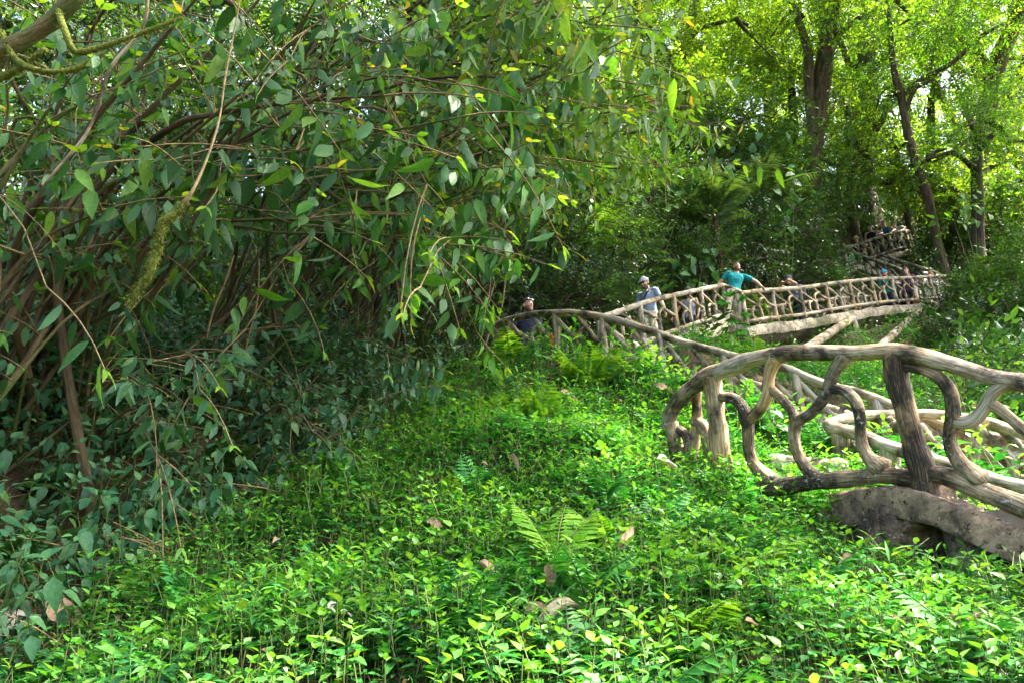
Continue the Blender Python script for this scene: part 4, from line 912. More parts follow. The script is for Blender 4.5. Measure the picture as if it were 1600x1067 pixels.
tree('pale dry feathery tree glowing yellow beside the leaning trunk', [(1305,400,27.5,6),(1308,320,27.5,5),(1312,260,27.5,4)], [[(1312,260,27.5,3),(1330,220,27.3,2)]],
     [(1312,255,27,1.6,1.4,1.5,230),(1290,310,27,1.0,1.2,1.2,130),(1335,215,27,1.0,1.0,.9,100)], M_LIME, SPR_NARROW, 985, M_BARK, 1.2)
for k, (lab, x, y, d, c, n) in enumerate([
  ('broad tree filling the gap left of the forked tree', 960, 330, 30, (960,150,29,3.6,3,3.2), 520),
  ('leafy tree half hidden behind the bright overhanging leaves', 860, 300, 24, (860,130,24,3.0,2.5,2.6), 460),
  ('round leafy tree under the forked tree', 1110, 320, 25, (1120,215,25,2.2,2,1.7), 330),
  ('dense leafy tree between the shaggy trunk and the leaning trunk', 1225, 330, 26, (1215,265,25.5,1.9,2,1.4), 300),
  ('shaded tree over the left shrubs, at the top', 640, 300, 19, (640,20,17.5,3.2,2.6,2.6), 480),
  ('shaded tree above the upper left shrub stems', 300, 300, 16, (320,10,14,3.2,2.5,2.2), 420),
  ('shaded tree in the top left corner', 0, 300, 13, (-40,40,12,2.6,2.5,2.4), 380),
  ('tree with dim crown right of the lime green tree', 1640, 400, 27, (1620,300,26,2.2,2,1.8), 300),
  ('sunlit leafy tree filling the gap right of the leaning trunk', 1330, 330, 29, (1325,165,28.5,1.7,1.5,1.3), 260),
  ('airy sunlit tree in front of the ivy-wrapped trunk', 1440, 345, 31, (1385,285,27,1.6,1.5,1.1), 250),
  ('airy bright tree between the slender tree and the right edge', 1490, 360, 26.5, (1480,300,26,1.7,1.5,1.0), 250),
  ('high bright crown at the top between the two big trunks', 1240, 330, 30, (1235,100,29,2.0,1.8,1.6), 300),
  ('bright leafy tree in front of the shaggy trunk', 1170, 330, 27, (1175,215,26,1.9,1.6,1.4), 300),
  ('bright leafy tree over the tree ferns', 1060, 330, 26, (1050,170,25.5,1.9,1.6,1.4), 300),
  ('high bright crown at the upper right', 1450, 350, 30, (1455,150,29,2.4,2,1.6), 330),
  ('leafy tree behind the slender pale-barked tree', 1440, 340, 33, (1450,250,33,3.0,2.5,2.0), 330)]):
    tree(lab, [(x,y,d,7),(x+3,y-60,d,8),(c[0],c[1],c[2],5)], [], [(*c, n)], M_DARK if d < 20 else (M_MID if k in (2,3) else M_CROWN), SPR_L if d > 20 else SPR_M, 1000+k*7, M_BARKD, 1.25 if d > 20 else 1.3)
# ---- the wood behind, one mass
rng = np.random.default_rng(202); g = G(); n = 560
px_, py_, d_ = rng.uniform(-150,1760,n), rng.uniform(-280,330,n), rng.uniform(37,60,n)
cnt = 0
for x, y, d in zip(px_, py_, d_):
    c = P(x, y, d); h = c[2]-Hgt(c[0], c[1])
    if h < .5 or h > 26 or rng.random() < .25*((1360 < x < 1480) and (140 < y < 260)): continue
    R0 = rng.uniform(1.6,3.2); foliage(g, c, (R0*1.2,R0*1.2,R0*.8), int(11*R0**2), SPR_FAR, rng, 1.25, shell=.2, lumps=5, amt=.4)
for i in range(46):
    x, d = rng.uniform(-150,1760), rng.uniform(38,58); c = P(x, 200, d); z0 = Hgt(c[0], c[1]); l = rng.normal(size=2)*1.2
    V, Q, tc = tube([[c[0],c[1],z0-.5],[c[0]+l[0]*.5,c[1]+l[1]*.5,z0+8],[c[0]+l[0],c[1]+l[1],z0+20]], [rng.uniform(.2,.4),.25,.12], 7, .8, .1, i); g.add(V, Q, 0)
tag(g.build('distant_forest', [M_BARKD, M_CROWN, M_CROWN], tc=False), kind='stuff')
# ================================================================ bushes behind the railings and along the bank
B = lambda lab, x, y, d, rx, ry, rz, n, M, pr, sd, sc=1., **k: bush('leafy_bush', lab, x, y, d, (rx,ry,rz), n, M, pr, sd, sc, group='bushes on the hillside', **k)
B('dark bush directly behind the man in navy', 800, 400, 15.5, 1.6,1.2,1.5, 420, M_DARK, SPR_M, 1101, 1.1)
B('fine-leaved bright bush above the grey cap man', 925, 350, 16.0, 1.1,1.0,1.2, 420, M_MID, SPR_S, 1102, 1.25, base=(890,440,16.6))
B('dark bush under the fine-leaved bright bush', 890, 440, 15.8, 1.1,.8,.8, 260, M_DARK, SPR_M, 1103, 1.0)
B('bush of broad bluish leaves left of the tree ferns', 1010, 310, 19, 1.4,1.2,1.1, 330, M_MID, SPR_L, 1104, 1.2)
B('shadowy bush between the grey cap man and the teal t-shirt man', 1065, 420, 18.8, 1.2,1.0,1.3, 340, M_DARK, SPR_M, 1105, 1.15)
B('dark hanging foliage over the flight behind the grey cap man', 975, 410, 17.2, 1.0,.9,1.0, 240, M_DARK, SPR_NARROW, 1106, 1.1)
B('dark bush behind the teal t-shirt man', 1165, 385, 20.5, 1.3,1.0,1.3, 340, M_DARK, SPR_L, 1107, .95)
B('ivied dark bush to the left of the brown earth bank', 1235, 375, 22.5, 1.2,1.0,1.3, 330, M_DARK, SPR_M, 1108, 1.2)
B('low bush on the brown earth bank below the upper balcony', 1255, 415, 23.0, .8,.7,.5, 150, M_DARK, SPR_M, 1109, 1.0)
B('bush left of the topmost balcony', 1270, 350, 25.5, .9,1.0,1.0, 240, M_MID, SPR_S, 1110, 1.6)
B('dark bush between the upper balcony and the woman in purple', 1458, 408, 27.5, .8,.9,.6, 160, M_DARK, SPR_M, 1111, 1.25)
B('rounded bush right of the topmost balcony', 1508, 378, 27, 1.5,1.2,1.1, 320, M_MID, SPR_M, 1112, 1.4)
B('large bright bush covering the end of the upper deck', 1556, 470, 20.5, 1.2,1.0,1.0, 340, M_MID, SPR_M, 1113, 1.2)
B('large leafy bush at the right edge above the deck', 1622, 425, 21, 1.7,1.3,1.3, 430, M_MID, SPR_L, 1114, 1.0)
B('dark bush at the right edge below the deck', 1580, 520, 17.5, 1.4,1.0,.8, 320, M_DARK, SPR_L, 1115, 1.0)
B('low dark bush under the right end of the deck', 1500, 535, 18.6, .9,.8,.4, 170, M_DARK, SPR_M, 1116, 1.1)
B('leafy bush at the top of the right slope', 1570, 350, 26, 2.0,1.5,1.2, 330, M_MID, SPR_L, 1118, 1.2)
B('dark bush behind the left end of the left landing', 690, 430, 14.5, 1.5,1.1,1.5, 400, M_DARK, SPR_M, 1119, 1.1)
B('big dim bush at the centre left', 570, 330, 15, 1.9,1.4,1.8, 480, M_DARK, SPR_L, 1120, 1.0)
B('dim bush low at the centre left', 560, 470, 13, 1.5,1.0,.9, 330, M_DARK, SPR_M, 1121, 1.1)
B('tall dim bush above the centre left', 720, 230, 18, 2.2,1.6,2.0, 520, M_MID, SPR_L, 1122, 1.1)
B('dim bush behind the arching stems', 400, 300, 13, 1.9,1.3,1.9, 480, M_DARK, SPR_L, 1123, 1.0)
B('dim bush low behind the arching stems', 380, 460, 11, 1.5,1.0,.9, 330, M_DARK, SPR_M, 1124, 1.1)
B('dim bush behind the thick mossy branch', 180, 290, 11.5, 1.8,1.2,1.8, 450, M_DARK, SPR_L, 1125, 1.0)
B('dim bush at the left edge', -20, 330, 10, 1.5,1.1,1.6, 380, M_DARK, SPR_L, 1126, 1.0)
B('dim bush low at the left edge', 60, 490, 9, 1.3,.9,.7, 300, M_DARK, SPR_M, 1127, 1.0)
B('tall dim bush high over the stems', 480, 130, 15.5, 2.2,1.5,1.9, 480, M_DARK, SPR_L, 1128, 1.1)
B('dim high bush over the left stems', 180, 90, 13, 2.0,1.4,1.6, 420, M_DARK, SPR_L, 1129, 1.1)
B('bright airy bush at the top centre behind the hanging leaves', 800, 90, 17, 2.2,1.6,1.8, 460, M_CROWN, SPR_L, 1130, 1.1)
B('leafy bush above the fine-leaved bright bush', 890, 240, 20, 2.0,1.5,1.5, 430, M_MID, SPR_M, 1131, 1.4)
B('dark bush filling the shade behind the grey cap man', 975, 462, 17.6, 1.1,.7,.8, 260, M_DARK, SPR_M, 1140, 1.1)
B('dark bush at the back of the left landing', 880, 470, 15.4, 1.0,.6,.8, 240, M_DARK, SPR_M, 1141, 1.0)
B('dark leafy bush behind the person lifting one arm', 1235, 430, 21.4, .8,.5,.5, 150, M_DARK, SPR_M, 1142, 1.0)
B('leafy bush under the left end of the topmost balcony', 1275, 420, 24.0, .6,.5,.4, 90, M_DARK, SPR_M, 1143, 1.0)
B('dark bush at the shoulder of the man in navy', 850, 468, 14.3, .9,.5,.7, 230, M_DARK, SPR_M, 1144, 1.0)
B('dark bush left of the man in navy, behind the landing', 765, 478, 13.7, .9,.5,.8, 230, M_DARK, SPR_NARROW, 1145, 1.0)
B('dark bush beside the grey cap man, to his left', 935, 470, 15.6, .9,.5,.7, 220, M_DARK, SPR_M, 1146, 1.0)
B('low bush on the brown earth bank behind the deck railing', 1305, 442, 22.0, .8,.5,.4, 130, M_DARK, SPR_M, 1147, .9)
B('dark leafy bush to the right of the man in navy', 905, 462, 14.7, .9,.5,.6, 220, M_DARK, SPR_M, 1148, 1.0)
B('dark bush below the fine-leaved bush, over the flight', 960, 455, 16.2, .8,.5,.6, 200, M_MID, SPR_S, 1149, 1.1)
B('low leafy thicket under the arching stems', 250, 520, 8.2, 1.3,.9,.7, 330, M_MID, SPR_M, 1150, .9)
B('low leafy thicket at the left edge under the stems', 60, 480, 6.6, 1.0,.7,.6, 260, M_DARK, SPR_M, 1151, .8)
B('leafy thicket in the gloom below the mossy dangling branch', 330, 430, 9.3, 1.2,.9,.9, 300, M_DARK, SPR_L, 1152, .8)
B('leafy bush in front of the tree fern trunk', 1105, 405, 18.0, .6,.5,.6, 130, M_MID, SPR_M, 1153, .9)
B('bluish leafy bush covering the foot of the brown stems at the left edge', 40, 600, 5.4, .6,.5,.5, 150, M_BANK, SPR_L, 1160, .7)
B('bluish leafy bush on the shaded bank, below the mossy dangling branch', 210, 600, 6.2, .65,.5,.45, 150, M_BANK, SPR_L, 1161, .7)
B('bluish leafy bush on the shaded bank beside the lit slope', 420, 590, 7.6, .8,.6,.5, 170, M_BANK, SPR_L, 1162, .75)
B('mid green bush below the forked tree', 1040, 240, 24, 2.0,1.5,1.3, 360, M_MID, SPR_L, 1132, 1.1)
# ================================================================ arching shrubs on the left bank
def arching(label, base, ends, seed, M, nleaf=6, thick=.022, sc=1., fil=24, box_=None, bark=None, name='arching_shrub', group='arching shrubs on the left bank'):
    """ends: list of lists of (px,py,d) after the base; fil = extra random stems toward box_=(x0,y0,x1,y1,d0,d1)"""
    rng = np.random.default_rng(seed); b = onground(*base); o = empty(name, b, label, 'shrub', group)
    bark = bark or M_BARKR
    paths = [[P(*q) for q in e] for e in ends]
    if box_ is not None:
        for i in range(fil):
            e = P(rng.uniform(box_[0],box_[2]), rng.uniform(box_[1],box_[3]), rng.uniform(box_[4],box_[5]))
            q = b; L = np.linalg.norm(e-q); m1 = q*.62+e*.38+np.array([0,0,.20*L])+rng.normal(size=3)*.08*L; m2 = q*.25+e*.75+np.array([0,0,.17*L])+rng.normal(size=3)*.06*L
            paths.append([m1, m2, e])
    g = G(); twl = []; ax_, po_ = [], []
    for i, pth in enumerate(paths):
        st = b+np.r_[rng.normal(size=2)*.34, 0]; st[2] = float(Hgt(st[0], st[1]))-.12; pts = [st]+pth; L = polylen(pts)
        r = min(thick, .028)*rng.uniform(.35,.95) if i >= len(ends) else thick*.8
        V, Q, tc = tube(pts, np.linspace(r, .005, len(pts)), 7, .10, .06, seed+i); 
        G().add(V, Q, 0, tc).build('branch', bark if rng.random() < .6 else M_MOSSB, o, tc=True)
        sm = catmull(np.array(pts), 40)
        for t in np.linspace(.50, 1.0, max(3, int(L*nleaf/3.6))):
            f = min(39, int(t*39)); c = sm[f]; T = norm(sm[min(39,f+1)]-sm[max(0,f-1)])
            d = norm(T*.6+rng.normal(size=3)*.75+np.array([0,-.2,.0])); po_.append(c); ax_.append(d)
            if rng.random() < .5:
                l = rng.uniform(.25,.8); e = c+d*l+np.array([0,0,-.10*l]); twl.append(thin([c, (c+e)/2+np.array([0,0,.06]), e], .006, .003, 4)); po_.append(e); ax_.append(norm(d+np.array([0,0,-.2])))
        po_.append(sm[-1]); ax_.append(norm(sm[-1]-sm[-4]))
    po_, ax_ = np.array(po_), np.array(ax_); n = len(po_)
    ax_[:,2] *= .5
    addinst(g, inst(HANG, po_, frames_up(ax_, rng, .15), sc*rng.uniform(.75,1.2,n), rng))
    for V, Q in twl: g.add(V, Q, 0)
    g.build('foliage', [M_TWIG, M, M_OVER], o)
    return o
arching('arching shrub with the thickest brown stems rising to the top left', (-60,640,4.8), [[(90,380,4.9),(220,190,4.9),(350,60,4.8),(440,-40,4.7)],[(20,420,4.6),(110,240,4.5),(230,90,4.4),(330,-30,4.2)],[(120,330,5.1),(260,205,5.0),(340,178,4.9),(480,158,4.6),(600,150,4.4)]], 1201, M_SHRUB, 3, .045, 1.0, 9, (60,-40,560,260,4.0,6.0))
arching('arching shrub whose long level branches reach right across the gloom', (40,600,5.4), [[(140,320,5.0),(300,259,4.8),(440,241,4.6),(560,216,4.5),(725,182,4.3)],[(170,300,5.0),(280,250,4.8),(400,236,4.6)],[(200,330,5.3),(350,345,5.2),(440,343,5.0),(530,350,4.9),(610,372,4.8)],[(160,340,5.4),(300,200,5.2),(470,100,5.0),(520,-10,5.0)]], 1202, M_SHRUB, 4.5, .024, 1.0, 13, (420,100,780,390,4.2,6.2))
arching('arching shrub hung with the pale drooping leaves in the middle', (330,600,7.2), [[(420,330,6.2),(520,290,5.8),(620,310,5.6),(680,395,5.4)],[(400,280,6.0),(560,325,5.6),(640,300,5.4),(690,330,5.2)],[(450,230,6.5),(600,140,6.0),(760,120,5.6),(850,150,5.4)]], 1203, M_SHRUB, 5, .028, 1.05, 20, (520,60,860,400,5.0,7.0))
arching('low arching shrub at the left edge with dim bluish leaves', (-140,700,4.4), [[(-60,420,4.2),(20,260,4.1),(90,150,4.0)],[(-40,500,4.3),(60,380,4.3),(160,330,4.2)]], 1204, M_SHRUB, 4, .03, .9, 16, (-60,40,300,420,3.8,5.6))
arching('dense arching shrub behind, between the gloom and the left landing', (520,560,10), [[(560,400,9.5),(640,300,9.0),(720,280,8.6),(790,330,8.2)]], 1205, M_SHRUB, 4, .03, 1.1, 28, (560,120,830,440,7.0,10.0))
arching('many-stemmed shrub deep behind the arching stems', (200,575,7.6), [], 1206, M_SHRUB, 3, .024, 1.0, 12, (100,60,620,420,6.2,9.0))
arching('tall overhanging shrub with large bright leaves at the top centre', (560,548,9.5), [[(600,200,8.5),(700,60,7.2),(800,20,6.4),(930,40,6.0)],[(620,160,8.6),(760,100,7.4),(880,110,6.8),(980,130,6.6)],[(640,220,8.8),(800,170,7.6),(920,180,7.2),(1010,160,7.0)],[(600,100,8.6),(720,-30,7.0),(820,-50,6.2),(900,-10,5.6)],[(660,240,8.8),(820,230,7.8),(900,250,7.4),(960,255,7.3)]], 1207, M_OVER, 7, .03, 1.12, 22, (700,-60,960,240,5.6,8.0))
arching('sunlit overhanging sprig with yellow-green leaves right of the top centre', (700,520,12.5), [[(800,150,10.5),(900,160,9.3),(1000,150,8.8),(1050,135,8.6)],[(820,200,10.5),(920,215,9.4),(1010,205,8.8),(1075,200,8.6)],[(800,120,10.5),(930,70,9.2),(1010,90,8.8)],[(830,240,10.6),(940,262,9.6),(1060,262,9.2)]], 1208, M_OVER, 5, .03, 1.0, 8, (880,40,1070,260,8.4,9.6))
arching('low bank shrub with drooping bluish leaves', (110,690,5.2), [[(180,600,4.9),(240,560,4.8),(290,548,4.7)],[(200,640,4.8),(300,575,4.7)]], 1209, M_BANK, 7, .012, .8, 7, (20,560,460,760,4.3,5.6))
arching('low bank shrub further right with drooping bluish leaves', (400,650,6.4), [], 1210, M_BANK, 7, .012, .8, 8, (330,540,620,690,5.6,7.6))

# ---- unseen trees added to cast shade on the slope, bank and deck
def canopy(label, trunk, limbs, seed, n, box_, holes, M=M_CROWN):
    rng = np.random.default_rng(seed); b = np.array([trunk[0][0], trunk[0][1], float(Hgt(trunk[0][0], trunk[0][1]))])
    o = empty('added_shade_tree', b, label, 'tree', 'tall trees on the slope')
    V, Q, tc = tube([b-np.array([0,0,.4])]+[np.array(q, float) for q in trunk[1:]], [.5,.42,.34,.22][:len(trunk)], 12, .3, .1, seed); G().add(V, Q, 0, tc).build('trunk', M_BARK, o, tc=True)
    for i, L in enumerate(limbs):
        V, Q, tc = tube(np.array(L, float), np.linspace(.2,.05,len(L)), 8, .3, .1, seed+i); G().add(V, Q, 0, tc).build('limb', M_BARK, o, tc=True)
    g = G(); k = 0
    sv = np.array([sd[0]/sd[2], sd[1]/sd[2]])
    while k < n:
        c = np.array([rng.uniform(box_[0],box_[1]), rng.uniform(box_[2],box_[3]), rng.uniform(box_[4],box_[5])])
        s_ = c[:2]-sv*(c[2]-1.8); k += 1
        if any((abs(s_[0]-h[0])/h[2])**2+(abs(s_[1]-h[1])/h[3])**2 < 1 for h in holes) and rng.random() < h_keep: continue  # clumps left out where their shadow would cover patches kept sunlit
        r = rng.uniform(.7,1.3); foliage(g, c, (r*1.2,r*1.2,r*.7), int(34*r*r), SPR_FAR, rng, .95, shell=.2, lumps=5, amt=.4)
    g.build('crown', [M_TWIGD, M, M], o)
h_keep = .85
CAN2 = 1
canopy('unseen tall tree added outside the right of the view to shade the near slope', [(12,8.5,0),(11.5,8.8,7),(10.5,9,12),(8,9.2,15)], [[(10.8,9,11),(7,8,14),(3,7,15.5)],[(10.5,9,12),(7,11,15),(3,11.5,16)],[(10,9,13),(8,6,15),(5,5.5,16)]], 3001, 215, (0,12,1.6,11.5,14.5,18), [(1.5,5.6,2.2,1.7),(3.4,3.4,.8,.6),(1.0,8.2,1.7,1.3),(4.6,9.5,1.2,1.5),(2.5,8.5,1.0,1.0)])

h_keep = 1.
canopy('unseen broad tree added behind the viewpoint on the left to shade the bank', [(-8.5,-2.5,0),(-8.3,-2,5),(-7.5,-1,9),(-6,0,11)], [[(-8,-1.5,8),(-5,2,10.5),(-3,4,11.5)],[(-7.8,-1.5,8.5),(-9,3,11),(-9,6,12)],[(-7.6,-1,9),(-4,-2,11),(-1,-3,12)]], 3101, 110, (-11,1.0,-5,6.0,10.5,13.5), [], M_MID)
h_keep = .9
canopy('unseen very tall tree added right of the view to shade the raised deck', [(25,12,0),(24.5,12.5,12),(23,13,20),(20,13.5,24)], [[(23.5,13,19),(17,14,23),(12,15,24.5)],[(23.5,13,19.5),(19,10,23.5),(14,10,25)],[(23,13,20),(20,16,24),(15,17.5,25)]], 3201, 130, (11,26,9.5,18,23,27.5), [(6.9,10.4,.7,.6)])
if HAZE > 0:
    V, Q = box((0, 27, 22), (140,0,0), (0,76,0), (0,0,64)); m_, nt_ = mat('haze_air'); o_ = nt_.nodes.new('ShaderNodeOutputMaterial'); v_ = nt_.nodes.new('ShaderNodeVolumePrincipled')
    v_.inputs['Color'].default_value = (.92,.96,.90,1); v_.inputs['Density'].default_value = HAZE; v_.inputs['Anisotropy'].default_value = .0; nt_.links.new(v_.outputs[0], o_.inputs['Volume'])
    tag(G().add(V, Q).build('haze', m_, smooth=False), kind='stuff'); SC.cycles.volume_bounces = 1; SC.cycles.volume_step_rate = 5
# ================================================================ people
def rotm(ax, a):
    return np.array(Matrix.Rotation(a, 3, ax))
def eloft(rings, X=np.array([1.,0,0]), Y=np.array([0,1.,0]), n=14):
    """closed loft of ellipses: rings = (centre(3), rx, ry)"""
    th = np.linspace(0, 2*np.pi, n, endpoint=False); C = []
    rg = [(rings[0][0], rings[0][1]*.05, rings[0][2]*.05)]+list(rings)+[(rings[-1][0], rings[-1][1]*.05, rings[-1][2]*.05)]
    for c, a, b in rg: C.append(np.asarray(c)+np.cos(th)[:,None]*X*a+np.sin(th)[:,None]*Y*b)
    m = len(C); i = np.arange(m-1)[:,None]*n; j = np.arange(n)[None]; j2 = (j+1) % n
    return np.concatenate(C), np.stack([i+j, i+j2, i+n+j2, i+n+j],-1).reshape(-1,4)
def limb(pts, r, n=10): V, Q, _ = tube(pts, r, n, .03, 0); return V, Q
def fuse(pieces, voxel, smooth=3):
    """one continuous surface from overlapping closed pieces"""
    g = G()
    for V, Q in pieces: g.add(V, Q)
    o = g.build('fuse_tmp', []) if False else g.build('fuse_tmp', [bpy.data.materials[0]])
    md = o.modifiers.new('r', 'REMESH'); md.mode = 'VOXEL'; md.voxel_size = voxel
    ms = o.modifiers.new('s', 'SMOOTH'); ms.iterations = smooth; ms.factor = .5
    dg = bpy.context.evaluated_depsgraph_get(); e = o.evaluated_get(dg); me = e.to_mesh()
    V = np.zeros(len(me.vertices)*3, np.float32); me.vertices.foreach_get('co', V); V = V.reshape(-1,3)
    Q = np.array([list(p.vertices)+([p.vertices[-1]] if len(p.vertices) == 3 else []) for p in me.polygons if len(p.vertices) in (3,4)])
    e.to_mesh_clear(); md_ = o.data; bpy.data.objects.remove(o); bpy.data.meshes.remove(md_)
    return V.astype(float), Q
def skin_mat():
    m, nt = mat('skin'); c = attr(nt, 'col')
    p = principled(nt, c, .5, None, .35); p.inputs['Subsurface Weight'].default_value = .08; p.inputs['Subsurface Radius'].default_value = (.02,.008,.004)
    out(nt, p.outputs[0]); return m
M_SKIN = skin_mat()
_cl = {}
def cloth(col, rough=.9):
    k = tuple(col)
    if k not in _cl:
        m, nt = mat('cloth_fabric'); pos = objco(nt)
        c = ramp(nt, noise(nt, pos, 9, 3), [(.3, tuple(x*.85 for x in col)), (.7, tuple(x*1.1 for x in col))])
        out(nt, principled(nt, c, rough, bump(nt, noise(nt, pos, 11, 4, .6), .03), .15).outputs[0]); _cl[k] = m
    return _cl[k]
HEADR = [(-.118,.024,.030,.066),(-.104,.042,.048,.052),(-.075,.057,.074,.026),(-.035,.067,.090,.010),(.008,.073,.097,.001),(.050,.075,.100,-.006),(.086,.066,.090,-.010),(.112,.044,.062,-.012),(.124,.016,.022,-.012)]
def ik(a, t, l1, l2, pole):
    d = t-a; L = min(np.linalg.norm(d), (l1+l2)*.998); u = norm(d); x = (l1*l1-l2*l2+L*L)/(2*L); h = math.sqrt(max(l1*l1-x*x, 1e-6))
    p = np.asarray(pole, float); p = norm(p-u*np.dot(p, u)); return a+u*x+p*h, a+u*L
def hand(w, d, nrm, s):
    """palm, four bent fingers of different lengths, thumb; d along the hand, nrm out of the palm"""
    d = norm(d); nrm = norm(nrm-d*np.dot(nrm, d)); x = np.cross(d, nrm)*s; o = []
    o.append(eloft([(w+d*.0,.026,.017),(w+d*.03,.036,.016),(w+d*.07,.041,.015),(w+d*.092,.036,.012)], x, nrm, 12))
    for i, (off, l) in enumerate([(-.030,.062),(-.010,.074),(.010,.070),(.029,.054)]):
        b = w+d*.085+x*off; o.append(limb([b, b+d*l*.5+nrm*.006+x*off*.1, b+d*l*.80+nrm*.024, b+d*l*.86+nrm*.042], [.0095,.009,.0085,.0075], 8))
    b = w+d*.022-x*.026; o.append(limb([b, b-x*.026+d*.026+nrm*.01, b-x*.030+d*.060+nrm*.026], [.013,.011,.009], 8))
    return o
def person(label, hpx, look_yaw, h=1.74, lean=(0,0,0), head=(0,0,0), hips=(0,0), rh=None, lh=None, rpole=(.6,-1,-.2), lpole=(-.6,-1,-.2), stance=(.10,.0), knee=(.02,.02),
           skin=(.42,.25,.17), hair=(.012,.009,.007), hairstyle='short', top=(.1,.1,.1), sleeve=.55, bottom=(.05,.05,.06), leg='short', shoe=(.06,.05,.05), beard=0,
           hat=None, shades=None, pack=None, strap=None, fem=False, tattoo=False, crouch=0.0, deck=None):
    h = h*(.94 if deck and deck[0] != 'L' else 1.); s = h/1.75; yaw = look_yaw   # yaw 0 looks at the camera; positive turns towards the right of the picture
    HC = P(*hpx); to = -HC[:2]/np.linalg.norm(HC[:2]); a0 = math.atan2(to[1], to[0])-math.pi/2+yaw
    Rz = rotm('Z', a0)
    sw = .86 if fem else 1.0; hw = 1.05 if fem else 1.0
    pel = np.array([hips[0], hips[1], .95-crouch]); U = rotm('Y', lean[1])@rotm('X', -lean[0])@rotm('Z', lean[2])
    up = lambda v: pel+U@(np.array(v, float)-np.array([0,0,.95]))
    HR_ = U@rotm('Z', head[1])@rotm('X', -head[0])@rotm('Y', head[2]); neck = up((0,-.01,1.475)); hc = neck+U@np.array([0,.015,.03])+HR_@np.array([0,.02,.115])
    H = lambda v: hc+np.asarray(v)@HR_.T
    body = []; Xu, Yu = U@np.array([1,0,0.]), U@np.array([0,1.,0])
    tors = [(.86,.135*hw,.095,0),(.93,.155*hw,.112,-.005),(1.02,.140*sw,.100,0),(1.10,.130*sw,.095,.005),(1.22,.155*sw,.110,.012 if not fem else .02),(1.33,.170*sw,.108,.008),(1.41,.165*sw,.085,-.005),(1.455,.105*sw,.062,-.01)]
    body.append(eloft([(up((0,y,z)), a, b) for z,a,b,y in tors], Xu, Yu, 18))
    body.append(limb([up((0,-.012,1.42)), up((0,-.008,1.50)), H((0,-.02,-.05))], [.062*sw,.055*sw,.056*sw], 12))
    hx, hy = HR_@np.array([1,0,0.]), HR_@np.array([0,1.,0])
    headl = eloft([(H((0,y,z)), a, b) for z,a,b,y in HEADR], hx, hy, 20); body.append(headl)
    body.append(limb([H((0,.094,.022)), H((0,.108,-.005)), H((0,.116,-.022)), H((0,.100,-.032))], [.008,.010,.014,.010], 8))
    body.append(limb([H((-.014,.094,-.030)), H((.014,.094,-.030))], [.009,.009], 6)); body.append(limb([H((-.02,.092,-.060)), H((0,.098,-.060)), H((.02,.092,-.060))], [.007,.009,.007], 6))
    for q in (-1, 1):
        body.append(eloft([(H((q*.074,-.004,-.035)),.008,.012),(H((q*.081,-.010,-.010)),.010,.020),(H((q*.082,-.012,.018)),.009,.018),(H((q*.076,-.010,.032)),.006,.010)], hx, hy, 8))
    arms = {}
    for q, tgt, pole in ((1, rh, rpole), (-1, lh, lpole)):
        sh = up((q*.185*sw,-.005,1.415)); l1, l2 = .285*(.95 if fem else 1), .25*(.95 if fem else 1)
        if tgt is None: t = pel+np.array([q*.30*sw, .06, -.10])+U@np.array([0,0,.0])
        else: t = np.array(tgt, float)
        el, wr = ik(sh, t, l1, l2, pole); arms[q] = (sh, el, wr); k = .84 if fem else 1.
        body.append(limb([up((q*.12*sw,0,1.40)), sh, sh*.55+el*.45, el, el*.6+wr*.4, wr], [.052*k,.055*k,.047*k,.040*k,.039*k,.026*k], 12))
        fd = norm(wr-el); pn = norm(np.array([0,.5,-1.])*.8+np.array([-q*.5,0,0]))
        if tgt is not None and abs(fd[2]) < .6: pn = np.array([0,.25,-1.])
        body += hand(wr, fd, pn, q)
    legs = {}
    for q in (-1, 1):
        hp = pel+np.array([q*.088,0,-.04]); an = np.array([q*stance[0]+.0, stance[1]*q, .085]); kn, an2 = ik(hp, an, .43, .42, (q*.15, 1, 0))
        legs[q] = (hp, kn, an); k = .95
        body.append(limb([hp+np.array([0,0,.03]), hp*.6+kn*.4, kn, kn*.65+an*.35+np.array([0,-.015,0]), an], [.092*k,.078*k,.056*k,.054*k,.038*k], 12))
        body.append(eloft([(an+np.array([0,-.05,-.045]),.032,.03),(an+np.array([0,.0,-.045]),.038,.038),(an+np.array([0,.09,-.058]),.043,.024),(an+np.array([0,.15,-.064]),.034,.017)], np.array([1,0,0.]), np.array([0,0,1.]), 10))
    V, Q = fuse(body, .0075, 2)
    # colours of skin, eyes, brows, lips, beard; eye socket shade painted as darker skin
    skin = tuple(np.array(skin)*np.array([.92,.84,.76])); L = (V-hc)@HR_; col = np.tile(np.array(skin), (len(V),1)); f = L[:,1] > .05
    def paint(mask, c, k=1.): col[mask] = col[mask]*(1-k)+np.array(c)*k
    hm = (np.abs(L[:,2]) < .13) & (np.abs(L[:,0]) < .1)&(np.abs(L[:,1])<.13)
    red = np.exp(-(((np.abs(L[:,0])-.038)/.022)**2+((L[:,2]+.028)/.022)**2))*hm*f; col = col*(1-red[:,None]*np.array([.0,.18,.22]))
    for q in (-1, 1):
        e = ((L[:,0]-q*.032)/.0185)**2+((L[:,2]-.014)/.0100)**2; paint(hm&f&(e < 1.5), np.array(skin)*.55, .6); paint(hm&f&(e < .85), (.55,.53,.50), .9); paint(hm&f&((((L[:,0]-q*.032)/.0085)**2+((L[:,2]-.014)/.0095)**2) < 1), (.02,.015,.01))
        paint(hm&f&((((L[:,0]-q*.034)/.024)**2+((L[:,2]-.036)/.007)**2) < 1), np.array(hair)*1.2+.01, .85)
    paint(hm&f&((((L[:,0])/.026)**2+((L[:,2]+.060)/.009)**2) < 1), np.array(skin)*np.array([.85,.55,.55]), .8)
